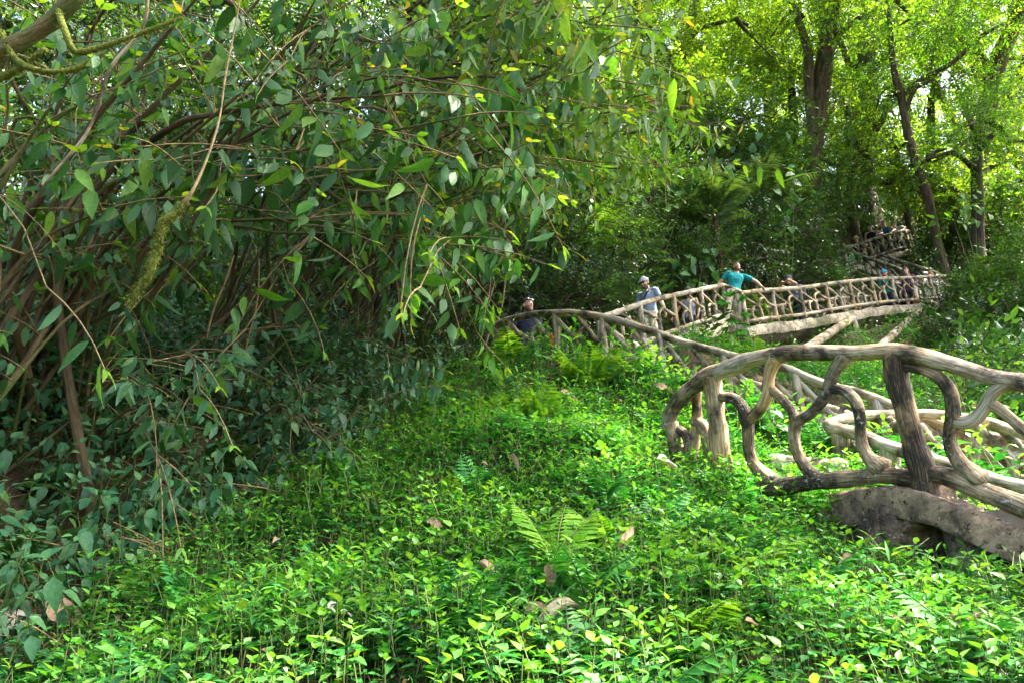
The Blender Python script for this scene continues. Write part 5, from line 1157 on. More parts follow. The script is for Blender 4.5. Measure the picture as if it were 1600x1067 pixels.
    if beard:
        bm_ = hm&(L[:,2] < -.032)&(L[:,1] > -.02)&~((((L[:,0])/.028)**2+((L[:,2]+.060)/.010)**2) < 1)&(L[:,2] > -.135)
        paint(bm_&((L[:,2] < -.072)|(np.abs(L[:,0]) > .032)|((L[:,2]<-.038)&(np.abs(L[:,0])<.035)&(L[:,2]>-.052))), np.array(hair)*1.3+.004, beard)
    if tattoo:
        sh, el, wr = arms[-1]; dd = np.linalg.norm(V-(el*.5+sh*.5), axis=1); mk = (np.minimum(np.linalg.norm(V-sh,axis=1), np.minimum(dd, np.linalg.norm(V-el,axis=1))) < .14)&(sn(V,5,16) > -.25); paint(mk, (.10,.10,.11), .75)
    d_ = hpx[2]
    tz = DK[deck[0]](HC-Rz@(hc*s))
    for _ in range(8):
        HC = P(hpx[0], hpx[1], d_); feet0 = HC-Rz@(hc*s); d_ -= (feet0[2]-tz)/.6
        d_ = min(max(d_, hpx[2]-.7), hpx[2]+.7)
    HC = P(hpx[0], hpx[1], d_); feet0 = HC-Rz@(hc*s)
    W = lambda v: (np.asarray(v)*s)@Rz.T+feet0
    o = empty('person', feet0, label, 'person', 'visitors on the stairs')
    G().add(W(V), Q, 0, None, col).build('body', M_SKIN, o, col=True)
    infl = lambda R, e: [(c, a+e, b+e) for c, a, b in R]
    # shirt
    tr = [(up((0,y,z)), a+.014, b+.016) for z,a,b,y in tors[1:] if z < 1.44]; tr[0] = (up((0,0,.90)), .170*hw, .128); tr.append((up((0,-.01,1.445)), .125*sw, .075))
    if sleeve == 0: tr[-2] = (tr[-2][0], tr[-2][1]*.86, tr[-2][2]*1.02); tr[-1] = (tr[-1][0], tr[-1][1]*.80, tr[-1][2])
    pc = [eloft(tr, Xu, Yu, 18)]
    if sleeve > 0:
        for q in (1,-1):
            sh, el, wr = arms[q]; k = .84 if fem else 1.
            if sleeve <= 1: e = sh*(1-sleeve)+el*sleeve; pc.append(limb([up((q*.11*sw,0,1.395)), sh, e], [.064*k,.068*k,.064*k], 12))
            else: pc.append(limb([up((q*.11*sw,0,1.395)), sh, el, wr-(wr-el)*.08], [.064*k,.066*k,.052*k,.036*k], 12))
    Vs, Qs = fuse(pc, .011, 3); Vs = Vs+np.stack([sn(Vs,k,7) for k in range(3)],-1)*.004; G().add(W(Vs), Qs).build('shirt', cloth(top), o)
    # trousers or shorts
    pc = [eloft([(pel+np.array([0,0,z]), a*hw, b) for z,a,b in [(-.10,.165,.125),(-.03,.170,.128),(.03,.158,.116),(.06,.150,.108)]], n=18)]
    for q in (1,-1):
        hp, kn, an = legs[q]
        if leg == 'short': e = hp*.12+kn*.88; pc.append(limb([hp+np.array([0,0,.02]), hp*.5+kn*.5, e], [.105,.098,.094], 12))
        elif leg == 'mini': e = hp*.45+kn*.55; pc.append(limb([hp+np.array([0,0,.02]), hp*.7+kn*.3, e], [.102,.092,.088], 12))
        else: pc.append(limb([hp+np.array([0,0,.02]), hp*.5+kn*.5, kn, kn*.4+an*.6, an+np.array([0,0,.01])], [.104,.090,.070,.066,.060], 12))
    Vs, Qs = fuse(pc, .012, 3); Vs = Vs+np.stack([sn(Vs,k+4,8) for k in range(3)],-1)*.005; G().add(W(Vs), Qs).build('trousers' if leg == 'long' else 'shorts', cloth(bottom), o)
    for q in (1,-1):
        an = legs[q][2]; R_ = [(an+np.array([0,-.065,-.04]),.034,.036),(an+np.array([0,-.02,-.035]),.046,.050),(an+np.array([0,.06,-.052]),.050,.034),(an+np.array([0,.13,-.060]),.048,.026),(an+np.array([0,.175,-.065]),.034,.018)]
        Vs, Qs = eloft(R_, np.array([1,0,0.]), np.array([0,0,1.]), 12); G().add(W(Vs), Qs).build('shoe', cloth(shoe, .6), o)
    # hair
    def shell(e, keep, nm, M, dz=0., n=24, zs=16):
        zz = np.linspace(-.11,.122,zs); R_ = [(z, np.interp(z,[r[0] for r in HEADR],[r[1] for r in HEADR])+e, np.interp(z,[r[0] for r in HEADR],[r[2] for r in HEADR])+e, np.interp(z,[r[0] for r in HEADR],[r[3] for r in HEADR])) for z in zz]; R_.append((.124+e*.9,.03,.04,-.012))
        Vh, Qh = eloft([(np.array([0,y,z+dz]), a, b) for z,a,b,y in R_], n=n); k = keep(Vh); Vh = Vh+np.stack([sn(Vh,i+9,30) for i in range(3)],-1)*.003
        Qh = Qh[k[Qh].all(1)]
        if len(Qh): G().add(W(H(Vh)), Qh).build(nm, M, o)
    hc_ = cloth(hair, .65)
    if hairstyle == 'short': shell(.0145, lambda v: (v[:,2] > .066-1.5*np.clip(.045-v[:,1],0,.095)) & (v[:,2] > -.075), 'hair', hc_, 0, 28, 26)
    elif hairstyle == 'long': shell(.018, lambda v: (v[:,2] > .070-1.8*np.clip(.05-v[:,1],0,.12)), 'hair', hc_); Vh, Qh = limb([H((0,-.085,0)), H((0,-.105,-.09)), up((0,-.13,1.36))], [.06,.055,.03], 10); G().add(W(Vh), Qh).build('hair', hc_, o)
    elif hairstyle == 'bun':
        shell(.014, lambda v: (v[:,2] > .066-1.5*np.clip(.045-v[:,1],0,.095)), 'hair', hc_); Vh, Qh = eloft([(H((0,-.075,.085)),.028,.028),(H((0,-.085,.105)),.044,.044),(H((0,-.09,.135)),.04,.04),(H((0,-.09,.152)),.02,.02)], hx, hy, 12); G().add(W(Vh), Qh).build('hair_bun', hc_, o)
    if hat:
        kind, hcol = hat; hm_ = cloth(hcol)
        if kind == 'cap':
            shell(.020, lambda v: v[:,2] > .042, 'cap', hm_)
            Vh, Qh = eloft([(np.array([0,.075,.052]),.074,.004),(np.array([0,.115,.050]),.070,.005),(np.array([0,.150,.042]),.058,.005),(np.array([0,.172,.035]),.034,.004)], np.array([1,0,0.]), np.array([0,.15,1.]), 14); G().add(W(H(Vh)), Qh).build('cap_brim', hm_, o)
        elif kind == 'scarf':
            shell(.022, lambda v: v[:,2] > .030, 'bandana', hm_); 
            if hcol[2] > .3: Vh, Qh = limb([H((.097*math.cos(a), .118*math.sin(a)-.004, .040)) for a in np.linspace(0, 6.283, 17)], .010, 6); G().add(W(Vh), Qh).build('bandana_band', cloth((.45,.03,.05)), o)
        else:
            shell(.020, lambda v: v[:,2] > .035, 'hat_crown', hm_)
            Vh, Qh = eloft([(np.array([0,-.01,.040]),.075,.085),(np.array([0,-.01,.046]),.135,.15),(np.array([0,-.01,.034]),.165,.18),(np.array([0,-.01,.030]),.16,.175),(np.array([0,-.01,.036]),.07,.08)], n=24); G().add(W(H(Vh)), Qh).build('hat_brim', hm_, o)
    if shades:
        z0, y0 = (.014,.100) if shades == 'on' else (.088,.085)
        sg = []
        for q in (-1,1): sg.append(eloft([(np.array([q*.034,y0-.004,z0-.018]),.014,.003),(np.array([q*.034,y0,z0]),.027,.004),(np.array([q*.034,y0-.002,z0+.015]),.022,.003)], n=12)); sg.append(limb([np.array([q*.058,y0-.006,z0+.010]), np.array([q*.084,-.01,z0+.008])], [.004,.004], 6))
        sg.append(limb([np.array([-.012,y0+.004,z0+.006]), np.array([.012,y0+.004,z0+.006])], [.004,.004], 6)); gg = G()
        for Vh, Qh in sg: gg.add(W(H(Vh)), Qh)
        gg.build('sunglasses', M_LENS if shades == 'on' else M_LENSB, o)
    if strap:
        q = strap[1]; pts = [up((q*.10,.02,1.47)), up((q*.05,.125,1.36)), up((-q*.05,.135,1.20)), up((-q*.13,.12,1.06)), up((-q*.17,.0,.98)), up((-q*.10,-.12,1.10)), up((0,-.125,1.28)), up((q*.10,-.06,1.46)), up((q*.10,.02,1.47))]
        Vh, Qh = limb(pts, .018, 6); G().add(W(Vh), Qh).build('bag_strap', cloth(strap[0]), o)
    if pack:
        Vh, Qh = eloft([(up((0,-.19,1.00)),.11,.05),(up((0,-.20,1.04)),.15,.085),(up((0,-.20,1.22)),.155,.095),(up((0,-.19,1.38)),.135,.08),(up((0,-.18,1.43)),.07,.04)], Xu, Yu, 14); Vh = Vh+np.stack([sn(Vh,i+2,8) for i in range(3)],-1)*.008
        G().add(W(Vh), Qh).build('backpack', cloth(pack), o)
        for q in (-1,1):
            Vh, Qh = limb([up((q*.095,-.10,1.42)), up((q*.105,.0,1.485)), up((q*.115,.11,1.38)), up((q*.135,.115,1.18)), up((q*.155,-.05,1.06))], .017, 6); G().add(W(Vh), Qh).build('backpack_strap', cloth(pack), o)
    return o, W, arms, feet0
m_, nt_ = mat('dark_lens'); out(nt_, principled(nt_, (.012,.010,.010), .12, None, .6).outputs[0]); M_LENS = m_
m_, nt_ = mat('bluish_mirror_lens'); out(nt_, principled(nt_, (.30,.32,.42), .15, None, .8).outputs[0]); M_LENSB = m_
PEOPLE = []
DK = {'L': lambda f: C_top[4][2]-HR-.12, 'D': lambda f: deck_z(dn(D_top,HR), f, -.10), 'E': lambda f: deck_z(dn(E_top,HR), f, -.10), 'E0': lambda f: cor[1][2]-.1, 'G': lambda f: deck_z(dn(G_top,.66), f, -.10)}
def pers(lab, hpx, *a, deck=None, **k):
    r = person(lab, hpx, *a, deck=deck, **k); PEOPLE.append((lab, r[3], deck)); return r
def deck_z(near, f, dz): 
    t = np.linspace(0,1,80); q = polyat(near, t); i = np.argmin(((q[:,:2]-f[:2])**2).sum(1)); return q[i,2]+dz
pers('man in navy t-shirt with sunglasses pushed up on his hair', (825,479,12.25), .25, 1.76, lean=(0,0,.15), head=(-.05,.18,0), skin=(.40,.23,.15), beard=.65, top=(.012,.016,.032), sleeve=.6, bottom=(.03,.04,.075), leg='long', shades='up', lh=(-.10,.28,1.12), rh=(.33,.12,.92), deck=('L',))
pers('bearded man in grey cap, grey t-shirt and cream shorts walking down', (1007,443,14.3), -.55, 1.78, lean=(.14,-.02,0), head=(.30,-.05,0), skin=(.46,.28,.20), beard=.95, top=(.20,.24,.30), sleeve=.6, bottom=(.50,.45,.32), leg='short', hat=('cap',(.26,.26,.29)), shades='on', strap=((.025,.03,.05),-1), rh=(.34,.18,.78), lh=(-.36,.02,.86), stance=(.11,.10), deck=('D',))
pers('woman in dark cap and light grey tank top behind the railing', (1075,457,15.6), -.25, 1.62, fem=True, lean=(.12,-.08,0), head=(.25,-.1,0), skin=(.32,.17,.10), top=(.26,.27,.32), sleeve=0, bottom=(.025,.025,.04), leg='mini', hat=('cap',(.025,.027,.035)), hairstyle='long', hair=(.02,.014,.01), rh=(.42,.22,.88), lh=(-.24,.16,.92), deck=('D',))
pers('man in teal t-shirt and khaki trousers leaning with his hand on the corner railing', (1151,418,17.35), .35, 1.76, lean=(-.06,-.28,-.1), head=(-.10,.18,.20), hips=(-.10,.05), skin=(.44,.27,.19), beard=.55, top=(.010,.20,.21), sleeve=.62, bottom=(.46,.39,.27), leg='long', rh=(.26,-.06,1.03), rpole=(.7,-1,.2), lh=(-.72,.20,.98), lpole=(0,-.5,.8), stance=(.16,.02), deck=('E0',))
pers('person in dark headscarf and grey vest lifting one arm before the face', (1233,438,18.4), -.95, 1.66, fem=True, lean=(.22,0,0), head=(.05,.1,0), skin=(.50,.33,.25), top=(.20,.22,.27), sleeve=0, bottom=(.018,.025,.05), leg='long', hat=('scarf',(.05,.055,.10)), rh=(.02,.40,1.50), lh=(.02,.36,1.48), rpole=(.6,.5,.4), lpole=(-.8,.6,.1), pack=(.09,.10,.13), deck=('E',))
pers('man in green t-shirt with a blue and red bandana cap', (1382,428,21.7), -.45, 1.72, lean=(.16,-.10,.1), head=(.25,.05,.1), skin=(.36,.20,.13), beard=.6, top=(.012,.27,.15), sleeve=.65, bottom=(.02,.025,.045), leg='short', hat=('scarf',(.02,.25,.42)), rh=(.05,.30,1.10), lh=(.12,.32,1.05), pack=(.03,.04,.07), deck=('E',))
pers('woman in purple long-sleeved top leaning over the deck railing', (1415,424,22.1), -.40, 1.68, fem=True, lean=(.26,-.18,.1), head=(.05,.05,.15), skin=(.45,.27,.19), top=(.17,.035,.16), sleeve=2, bottom=(.03,.028,.035), leg='mini', hairstyle='bun', rh=(.42,-.02,1.42), rpole=(.4,-1,-.5), lh=(-.22,.30,1.02), strap=((.02,.02,.02),1), deck=('E',))
wp = pers('person in white shirt with blue collar raising a phone to the face', (1454,425,22.8), -.40, 1.72, lean=(.10,-.10,0), head=(.10,.05,0), skin=(.33,.18,.12), top=(.70,.70,.72), sleeve=.6, bottom=(.60,.60,.62), leg='long', rh=(.08,.22,1.46), lh=(-.06,.22,1.44), rpole=(.8,.2,-.8), lpole=(-.8,.2,-.8), strap=((.03,.13,.45),-1), deck=('E',))
pers('woman in straw hat and black top leaning on the topmost railing', (1338,374,26.3), -.45, 1.64, fem=True, lean=(.30,-.25,.2), head=(.05,.1,.1), skin=(.52,.35,.27), top=(.012,.012,.014), sleeve=.4, bottom=(.06,.08,.14), leg='mini', hat=('straw',(.55,.40,.20)), hairstyle='long', hair=(.22,.13,.06), lh=(-.62,.22,1.12), lpole=(0,-1,-.4), rh=(.25,.25,1.0), deck=('G',))
pers('muscular man in black tank top with tattooed arm', (1359,356,26.9), -.45, 1.80, lean=(.26,-.22,.15), head=(.12,.05,.12), skin=(.47,.30,.22), top=(.010,.010,.012), sleeve=0, bottom=(.012,.012,.015), leg='short', lh=(-.42,.34,1.06), lpole=(-.8,-1,0), tattoo=True, deck=('G',))
pers('person in black t-shirt bending behind the tattooed man', (1376,361,27.5), -.45, 1.66, lean=(.42,-.15,.1), head=(.2,.05,0), skin=(.50,.33,.25), top=(.014,.014,.017), sleeve=.5, bottom=(.03,.035,.07), leg='short', lh=(-.42,.36,1.06), lpole=(-.8,-.6,.3), deck=('G',))
pers('man in bright blue tank top on the topmost balcony', (1381,350,27.9), -.45, 1.80, lean=(.16,-.18,.1), head=(.10,.0,.08), skin=(.50,.33,.25), hair=(.05,.04,.035), top=(.015,.22,.42), sleeve=0, bottom=(.02,.024,.04), leg='short', lh=(-.42,.30,1.02), lpole=(-.8,-1,0), pack=(.02,.02,.03), deck=('G',))
pers('person in pale grey t-shirt with a pack at the end of the topmost balcony', (1396,352,28.4), -.6, 1.70, lean=(.30,-.10,.1), head=(.2,-.3,0), skin=(.48,.31,.23), hair=(.06,.05,.04), top=(.52,.55,.55), sleeve=.6, bottom=(.02,.022,.03), leg='long', lh=(-.50,.34,1.06), lpole=(-.8,-.8,.2), pack=(.35,.37,.36), deck=('G',))
pers('person at the left end of the topmost balcony, half hidden by leaves', (1317,384,26.2), -.3, 1.62, lean=(.25,-.1,0), head=(.2,.1,0), skin=(.46,.28,.2), top=(.16,.17,.2), sleeve=.5, bottom=(.10,.11,.15), leg='long', lh=(-.2,.35,1.15), rh=(.15,.35,1.15), deck=('G',))
for lab, f, dk in PEOPLE: print('FEET', lab[:28], 'feet-deck %.2f' % (f[2]-DK[dk[0]](f)), 'depth %.1f' % proj(f)[2][0])
# the phone in the hands of the person in white
W8, a8 = wp[1], wp[2]; c8 = (a8[1][2]+a8[-1][2])/2
ph = W8(c8+np.array([0,.10,.08])); V, Q = bbox(ph, (.15,0,0), (0,.012,0), (0,0,.075), amp=0); 
ph_o = G().add(V, Q).build('phone', M_LENSB, origin=ph); tag(ph_o, 'phone held up by the person in white shirt', 'phone')
W2, a2 = PEOPLE and None, None
# ================================================================ ferns, palms, big leaves, dead leaves
def fern(label, px, py, d, n, L, seed, M=M_FERN, kind='fern', tilt=.55, face=None, name='fern', cat='fern', group='ferns among the herbs', lift=0., **k):
    rng = np.random.default_rng(seed); b = onground(px, py, d)
    b = b+np.array([0,0,lift]); o = empty(name, b, label, cat, group)
    a0 = rng.uniform(0, 6.28)
    for i in range(n):
        a = (a0+i*6.28/n+rng.normal()*.25) if face is None else face[i % len(face)]+rng.normal()*.12
        t = tilt+rng.normal()*.14; ax = np.array([math.cos(a)*math.sin(t), math.sin(a)*math.sin(t), math.cos(t)]); up = np.array([-math.cos(a)*math.cos(t), -math.sin(a)*math.cos(t), math.sin(t)])*1.
        pr = dict(npin=16, pinL=.38, pinW=.27, arch=.45, pw=.95, rng=rng) if kind == 'fern' else dict(npin=26, pinL=.42, pinW=.085, arch=.55, pw=.75, droop_pin=.25, rng=rng)
        pr.update(k)
        V, Q, m = frond(b, ax, up, L*rng.uniform(.8,1.15), **pr)
        G().add(V, Q, m).build('frond', [M_STEM, M], o)
    return o
fern('large yellow-green fern in the middle of the lit herbs', 868, 905, 3.65, 4, .42, 1, face=[1.2,.7,1.9,2.6], tilt=.50, lift=.05)
fern('small yellow-green fern right of the large one', 950, 900, 3.85, 4, .26, 2, lift=.05)
fern('flat spreading fern by the big curled dead leaf', 1185, 925, 3.7, 5, .34, 3, face=[.3,2.9,1.3,.8,2.2], tilt=.85, lift=.06)
fern('drooping fern hanging down the bare bank at the bottom', 1075, 990, 3.0, 5, .34, 4, face=[-.2,.6,-1.2,.2,-2.0], tilt=1.15)
fern('fern with fronds at the very bottom below the drooping one', 1050, 1080, 2.75, 4, .26, 5, face=[0,.8,-.8,2.4], tilt=.9)
fern('upright fern on the upper lit slope', 838, 690, 6.7, 6, .52, 6, tilt=.45)
fern('fern beside the upright one, to its left', 775, 665, 7.1, 6, .45, 7, tilt=.6)
fern('broad bright fern below the landing railing', 915, 605, 8.4, 7, .62, 8, tilt=.6)
fern('fern to the right of the broad bright one', 985, 600, 8.6, 6, .5, 9, tilt=.75)
fern('fern growing against the left end of the landing railing', 800, 582, 9.9, 6, .62, 10, tilt=.75)
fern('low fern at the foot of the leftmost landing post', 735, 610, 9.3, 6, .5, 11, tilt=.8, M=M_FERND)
fern('lime fern seen through the near railing beside its first tall post', 1168, 640, 8.3, 6, .5, 12, tilt=.5)
fern('arching fern on the crest above the lit slope', 940, 560, 9.9, 6, .5, 13, tilt=.6)
fern('small fern among the herbs left of the large one', 700, 800, 4.95, 5, .22, 14, tilt=.8)
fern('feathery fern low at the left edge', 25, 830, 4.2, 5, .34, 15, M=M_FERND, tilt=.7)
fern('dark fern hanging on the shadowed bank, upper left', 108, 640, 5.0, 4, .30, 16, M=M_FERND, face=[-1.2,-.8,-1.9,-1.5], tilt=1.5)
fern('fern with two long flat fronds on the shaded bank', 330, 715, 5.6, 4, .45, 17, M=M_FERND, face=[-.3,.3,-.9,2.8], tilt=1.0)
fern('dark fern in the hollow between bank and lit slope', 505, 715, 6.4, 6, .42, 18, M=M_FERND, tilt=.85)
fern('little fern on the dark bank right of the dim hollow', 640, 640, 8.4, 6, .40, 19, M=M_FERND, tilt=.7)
fern('fern under the first pillar of the raised deck', 1175, 548, 14.2, 6, .6, 20, tilt=.6)
fern('dry yellow fern near the lower right corner', 1470, 1000, 2.95, 3, .22, 21, M=M_DEAD, face=[.2,2.8,-.5], tilt=1.2, lift=.1)
fern('young fern sprouting left of the lit herbs', 215, 925, 3.9, 3, .28, 22, face=[1.9,1.4,2.4], tilt=.5)
fern('fern on the slope behind the lit herbs, by the pale dead leaf', 1100, 640, 7.9, 6, .42, 23, tilt=.6)
fern('fern growing low right of the slope crest', 1040, 590, 9.4, 6, .5, 24, tilt=.75)
PK = dict(kind='palm', name='young_palm', cat='palm', group='young palms in the shade')
fern('palm with upright comb-like frond beside the teal t-shirt man', 1195, 440, 19.6, 5, 1.55, 40, face=[1.3,.3,2.6,-.4,3.6], tilt=.35, M=M_FERN, lift=.2, **PK)
fern('palm with drooping fronds behind the grey cap man', 890, 465, 15.8, 7, 1.7, 41, M=M_FERN, tilt=.75, lift=.5, **PK)
fern('small palm at the shoulder of the man in navy', 835, 492, 13.9, 5, 1.0, 42, M=M_FERN, face=[.1,.6,2.9,1.2,-.3], tilt=.9, lift=.5, **PK)
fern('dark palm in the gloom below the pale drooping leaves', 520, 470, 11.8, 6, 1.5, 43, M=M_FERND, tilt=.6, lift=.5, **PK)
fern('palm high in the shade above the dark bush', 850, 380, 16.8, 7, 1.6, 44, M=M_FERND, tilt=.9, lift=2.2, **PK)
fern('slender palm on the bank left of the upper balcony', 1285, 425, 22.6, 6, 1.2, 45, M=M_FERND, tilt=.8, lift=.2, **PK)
def treefern(label, px, py, d, top, n, L, seed):
    rng = np.random.default_rng(seed); b = onground(px, py, d); t = P(*top); o = empty('tree_fern', b, label, 'tree fern', 'tree ferns behind the deck')
    V, Q, tc = tube([b-np.array([0,0,.3]), (b+t)/2+np.array([.05,0,0]), t], [.085,.075,.085], 12, .08, .2, seed); G().add(V, Q, 0, tc).build('trunk', M_FIBER, o, tc=True)
    for i in range(n):
        a = i*6.28/n+rng.normal()*.15; tl = rng.uniform(.60,.95); ax = np.array([math.cos(a)*math.sin(tl), math.sin(a)*math.sin(tl), math.cos(tl)]); up = np.array([-math.cos(a)*math.cos(tl), -math.sin(a)*math.cos(tl), math.sin(tl)])
        V, Q, m = frond(t, ax, up, L*rng.uniform(.85,1.1), npin=34, pinL=.24, pinW=.15, arch=1.15, pw=.95, droop_pin=.25, rng=rng, start=.15); G().add(V, Q, m).build('frond', [M_FIBER, M_TFERN], o)
treefern('tree fern with reddish trunk left of the teal t-shirt man', 1118, 440, 18.6, (1117,352,18.2), 12, 1.75, 60)
treefern('wider tree fern behind, its pale fronds spreading to the right', 1190, 400, 21.5, (1185,335,21.2), 12, 2.0, 61)
def bigleaf(label, px, py, d, pts, size, seed, M=M_BIG, kind='heart', W=.72, name='big_leaf_plant', group='large-leaved plants'):
    rng = np.random.default_rng(seed); b = onground(px, py, d); o = empty(name, b, label, 'plant', group); g = G(); t = leaf_tpl(1, W, kind, 6, .16, .22, .03); gs = G()
    for (x, y, dd, n, spr) in pts:
        c = P(x, y, dd); V, Q = thin([b, (b+c)/2+np.array([rng.normal()*.15,0,.2]), c], .014, .006, 5); gs.add(V, Q)
        n = int(n*2); pos = c+rng.normal(size=(n,3))*spr*np.array([1,1,.8]); ax = rng.normal(size=(n,3))*.6+np.array([0,-.4,-.75]); nm = np.array([0,-.7,.75])+rng.normal(size=(n,3))*.35
        V, Q = put(t, pos, ax, nm, size*.74*rng.uniform(.6,1.15,n)); g.add(V, Q)
        for q in pos: gs.add(*thin([c, (c+q)/2+np.array([0,0,.05]), q], .004, .003, 3))
    g.build('foliage', [M], o); gs.build('stem', [M_STEM], o)
bigleaf('climbing plant with big heart leaves beside the teal t-shirt man', 1085, 445, 18.0, [(1065,415,17.4,7,.16),(1080,445,17.2,5,.14),(1100,400,17.6,6,.18),(1048,440,17.3,5,.15),(1115,440,17.4,4,.12)], .32, 70)
bigleaf('pale big-leaved plant high in the tangle left of the tree ferns', 1000, 330, 18.5, [(975,290,17.5,5,.22),(1020,310,17.5,5,.22),(1045,290,17.8,6,.22),(1075,285,18,6,.22),(990,330,17.6,4,.2)], .32, 71)
bigleaf('climbing plant with broad leaves on the dark ivied trunk', 1215, 400, 21.0, [(1195,300,20.6,7,.3),(1240,290,21,7,.3),(1180,345,20.4,6,.25),(1225,350,20.6,6,.25)], .33, 72)
bigleaf('broad-leaved plant in front of the topmost balcony', 1320, 420, 24.8, [(1322,392,24.9,4,.12),(1332,402,24.8,3,.1),(1312,410,24.8,4,.15)], .34, 73)
bigleaf('yellow-green plant with large lobed leaves at the top of the right slope', 1510, 385, 22.8, [(1505,330,22.5,6,.3),(1525,320,22.5,6,.3),(1490,345,22.6,5,.3)], .36, 74, M=M_LIME)
bigleaf('shiny big-leaved plant on the right slope below the bush', 1540, 560, 14.6, [(1520,535,14.4,5,.18),(1560,520,14.2,5,.2),(1545,550,14,5,.2)], .30, 75, M=M_MID)
bigleaf('bluish big-leaved plant on the slope behind the near railing', 1215, 680, 7.6, [(1192,655,7.4,4,.08),(1210,668,7.2,4,.08)], .17, 76)
bigleaf('pale big-leaved climber over the white-gleaming tangle', 1250, 330, 24.5, [(1150,250,23.5,7,.35),(1200,225,24,7,.35),(1120,270,23,6,.3)], .38, 77)
# saplings and tall herbs
def sapling(label, px, py, d, h, pairs, leafL, seed, M=M_HERB, lift=0, W=.42, lean=(0,0), name='sapling', stem_r=.006, compound=False):
    rng = np.random.default_rng(seed); b = onground(px, py, d); o = empty(name, b, label, 'plant', 'young plants'); g = G()
    top = b+np.array([lean[0],lean[1],h]); C = catmull(np.array([b, (b+top)/2+rng.normal(size=3)*.02*h, top]), 12); V, Q = thin(C, stem_r, stem_r*.5, 6); gs = G().add(V, Q); t = leaf_tpl(1, W, 'lance' if compound else 'ovate', 5, .25, .25, .02)
    for i in range(pairs):
        f = 1-.62*i/max(1,pairs-1); c = b+(top-b)*f; a = i*1.57+rng.uniform(-.3,.3)
        for q in ((0,math.pi) if not compound else (0,2.1,4.2)):
            d_ = np.array([math.cos(a+q), math.sin(a+q), .25 if i else .8])
            if compound:
                e = c+d_*leafL*.5; gs.add(*thin([c, e], .004, .003, 3))
                for w_ in np.linspace(-1.3,1.3,6):
                    dd = rotm('Z', w_)@d_; dd[2] -= .35; V, Q = put(t, e, dd, np.array([0,0,1.]), leafL*.8); g.add(V, Q)
            else:
                V, Q = put(t, c, d_, np.array([-d_[0]*.3,-d_[1]*.3,1.]), leafL*(.6 if i == 0 else rng.uniform(.85,1.15))); g.add(V, Q)
    g.build('foliage', [M], o); gs.build('stem', [M_STEM], o)
sapling('sapling with star-shaped leaf clusters in front of the deck corner', 1155, 552, 14.0, 1.2, 4, .27, 80, M=M_HERB, compound=True, W=.26, lean=(.0,.0), stem_r=.012)
sapling('tall herb with opposite leaves against the bottom log of the near railing', 1306, 830, 4.75, .44, 6, .11, 81, M=M_HERBT)
sapling('young shoot with upright pointed leaves at the lower left, the taller one', 283, 1020, 3.35, .22, 3, .12, 82, M=M_HERBT)
sapling('young shoot with upright pointed leaves, right of the taller one', 312, 1015, 3.4, .20, 3, .13, 83, M=M_HERBT)
sapling('bluish seedling with big leaves at the bottom left corner', 25, 1010, 3.3, .26, 4, .12, 84, M=M_BANK)
sapling('single broad-leaved seedling in front of the dark hollow of the bank', 120, 690, 4.8, .20, 3, .14, 85, M=M_BANK)
sapling('leafy tall herb under the slab block of the near stairs', 1420, 890, 4.0, .26, 4, .08, 86, M=M_HERBT)
# grass seed stalks by the near slab
def stalks(label, px, py, d, n, h, seed):
    rng = np.random.default_rng(seed); b = onground(px, py, d); o = empty('seed_grass', b, label, 'grass tuft', 'grass tufts with seed stalks'); g = G(); gh = G()
    for i in range(n):
        l = rng.normal(size=2)*.35*h; hh = h*rng.uniform(.6,1.1); q = b+np.r_[rng.normal(size=2)*.06,0]; C = catmull(np.array([q, q+np.r_[l*.3,hh*.6], q+np.r_[l,hh]]), 8); g.add(*thin(C, .0014, .0008, 3)); gh.add(*thin(C[5:], .0028, .001, 5))
    g.build('stalk', [M_STEM], o); gh.build('seed_head', [M_SEED], o)
M_SEED = plain_mat('pale_seed_head', (.36,.38,.16), .9, .1, .3, 60)
stalks('tuft of pale seed stalks in front of the near slab', 1380, 900, 4.0, 9, .34, 90)
stalks('tuft of seed stalks near the right end of the lit herbs', 1570, 960, 3.4, 6, .30, 91)
stalks('single tall grass stalks beside the pale dead leaf', 1080, 780, 5.1, 4, .36, 92)
# dead leaves
def dead(label, px, py, d, L, seed, M=M_DEAD, W=.55, ax=None, nm=(0,-.4,1), lift=.16, kind='ovate', curl=.5, name='dead_leaf'):
    rng = np.random.default_rng(seed); b = onground(px, py, d); b[2] += lift
    ax = rng.normal(size=3)*[1,1,.2] if ax is None else np.array(ax, float)
    V0, Q0 = leaf_tpl(1, W*.72, kind, 12, .75+rng.uniform(-.2,.3), curl, .10); V0 = V0+np.stack([sn(V0,seed+k,2.6) for k in range(3)],-1)*.06
    V, Q = put((V0, Q0), b-norm(ax)*L*.5, ax, np.array(nm)+rng.normal(size=3)*.15, L); G_ = G().add(V, Q)
    o = G_.build(name, M, origin=b); tag(o, label, 'dead leaf', 'dead leaves lying on the plants')
dead('big curled brown leaf beside the slab block of the near stairs', 1345, 885, 3.95, .26, 1, ax=(1,.1,.25), nm=(0,-.9,.5))
dead('brown leaf standing upright among the lit herbs', 988, 905, 3.75, .19, 2, ax=(.5,0,.7), nm=(.2,-1,.5), W=.42)
dead('small reddish brown leaf left of the large fern', 683, 865, 4.2, .13, 3, ax=(1,0,-.3), nm=(0,-.8,.5))
dead('dark red-brown leaf low in the herbs at the bottom centre', 770, 955, 3.4, .15, 4, ax=(.8,.2,-.3), nm=(0,-.8,.7), lift=.12)
dead('pale fallen leaf in the herbs below the first tall post', 1052, 772, 5.1, .20, 5, M=M_DEADG, ax=(1,0,-.1), nm=(0,-.6,.8), lift=.24)
dead('tan leaf lying on the herbs, left of the pale fallen leaf', 805, 790, 4.9, .13, 6, lift=.22)
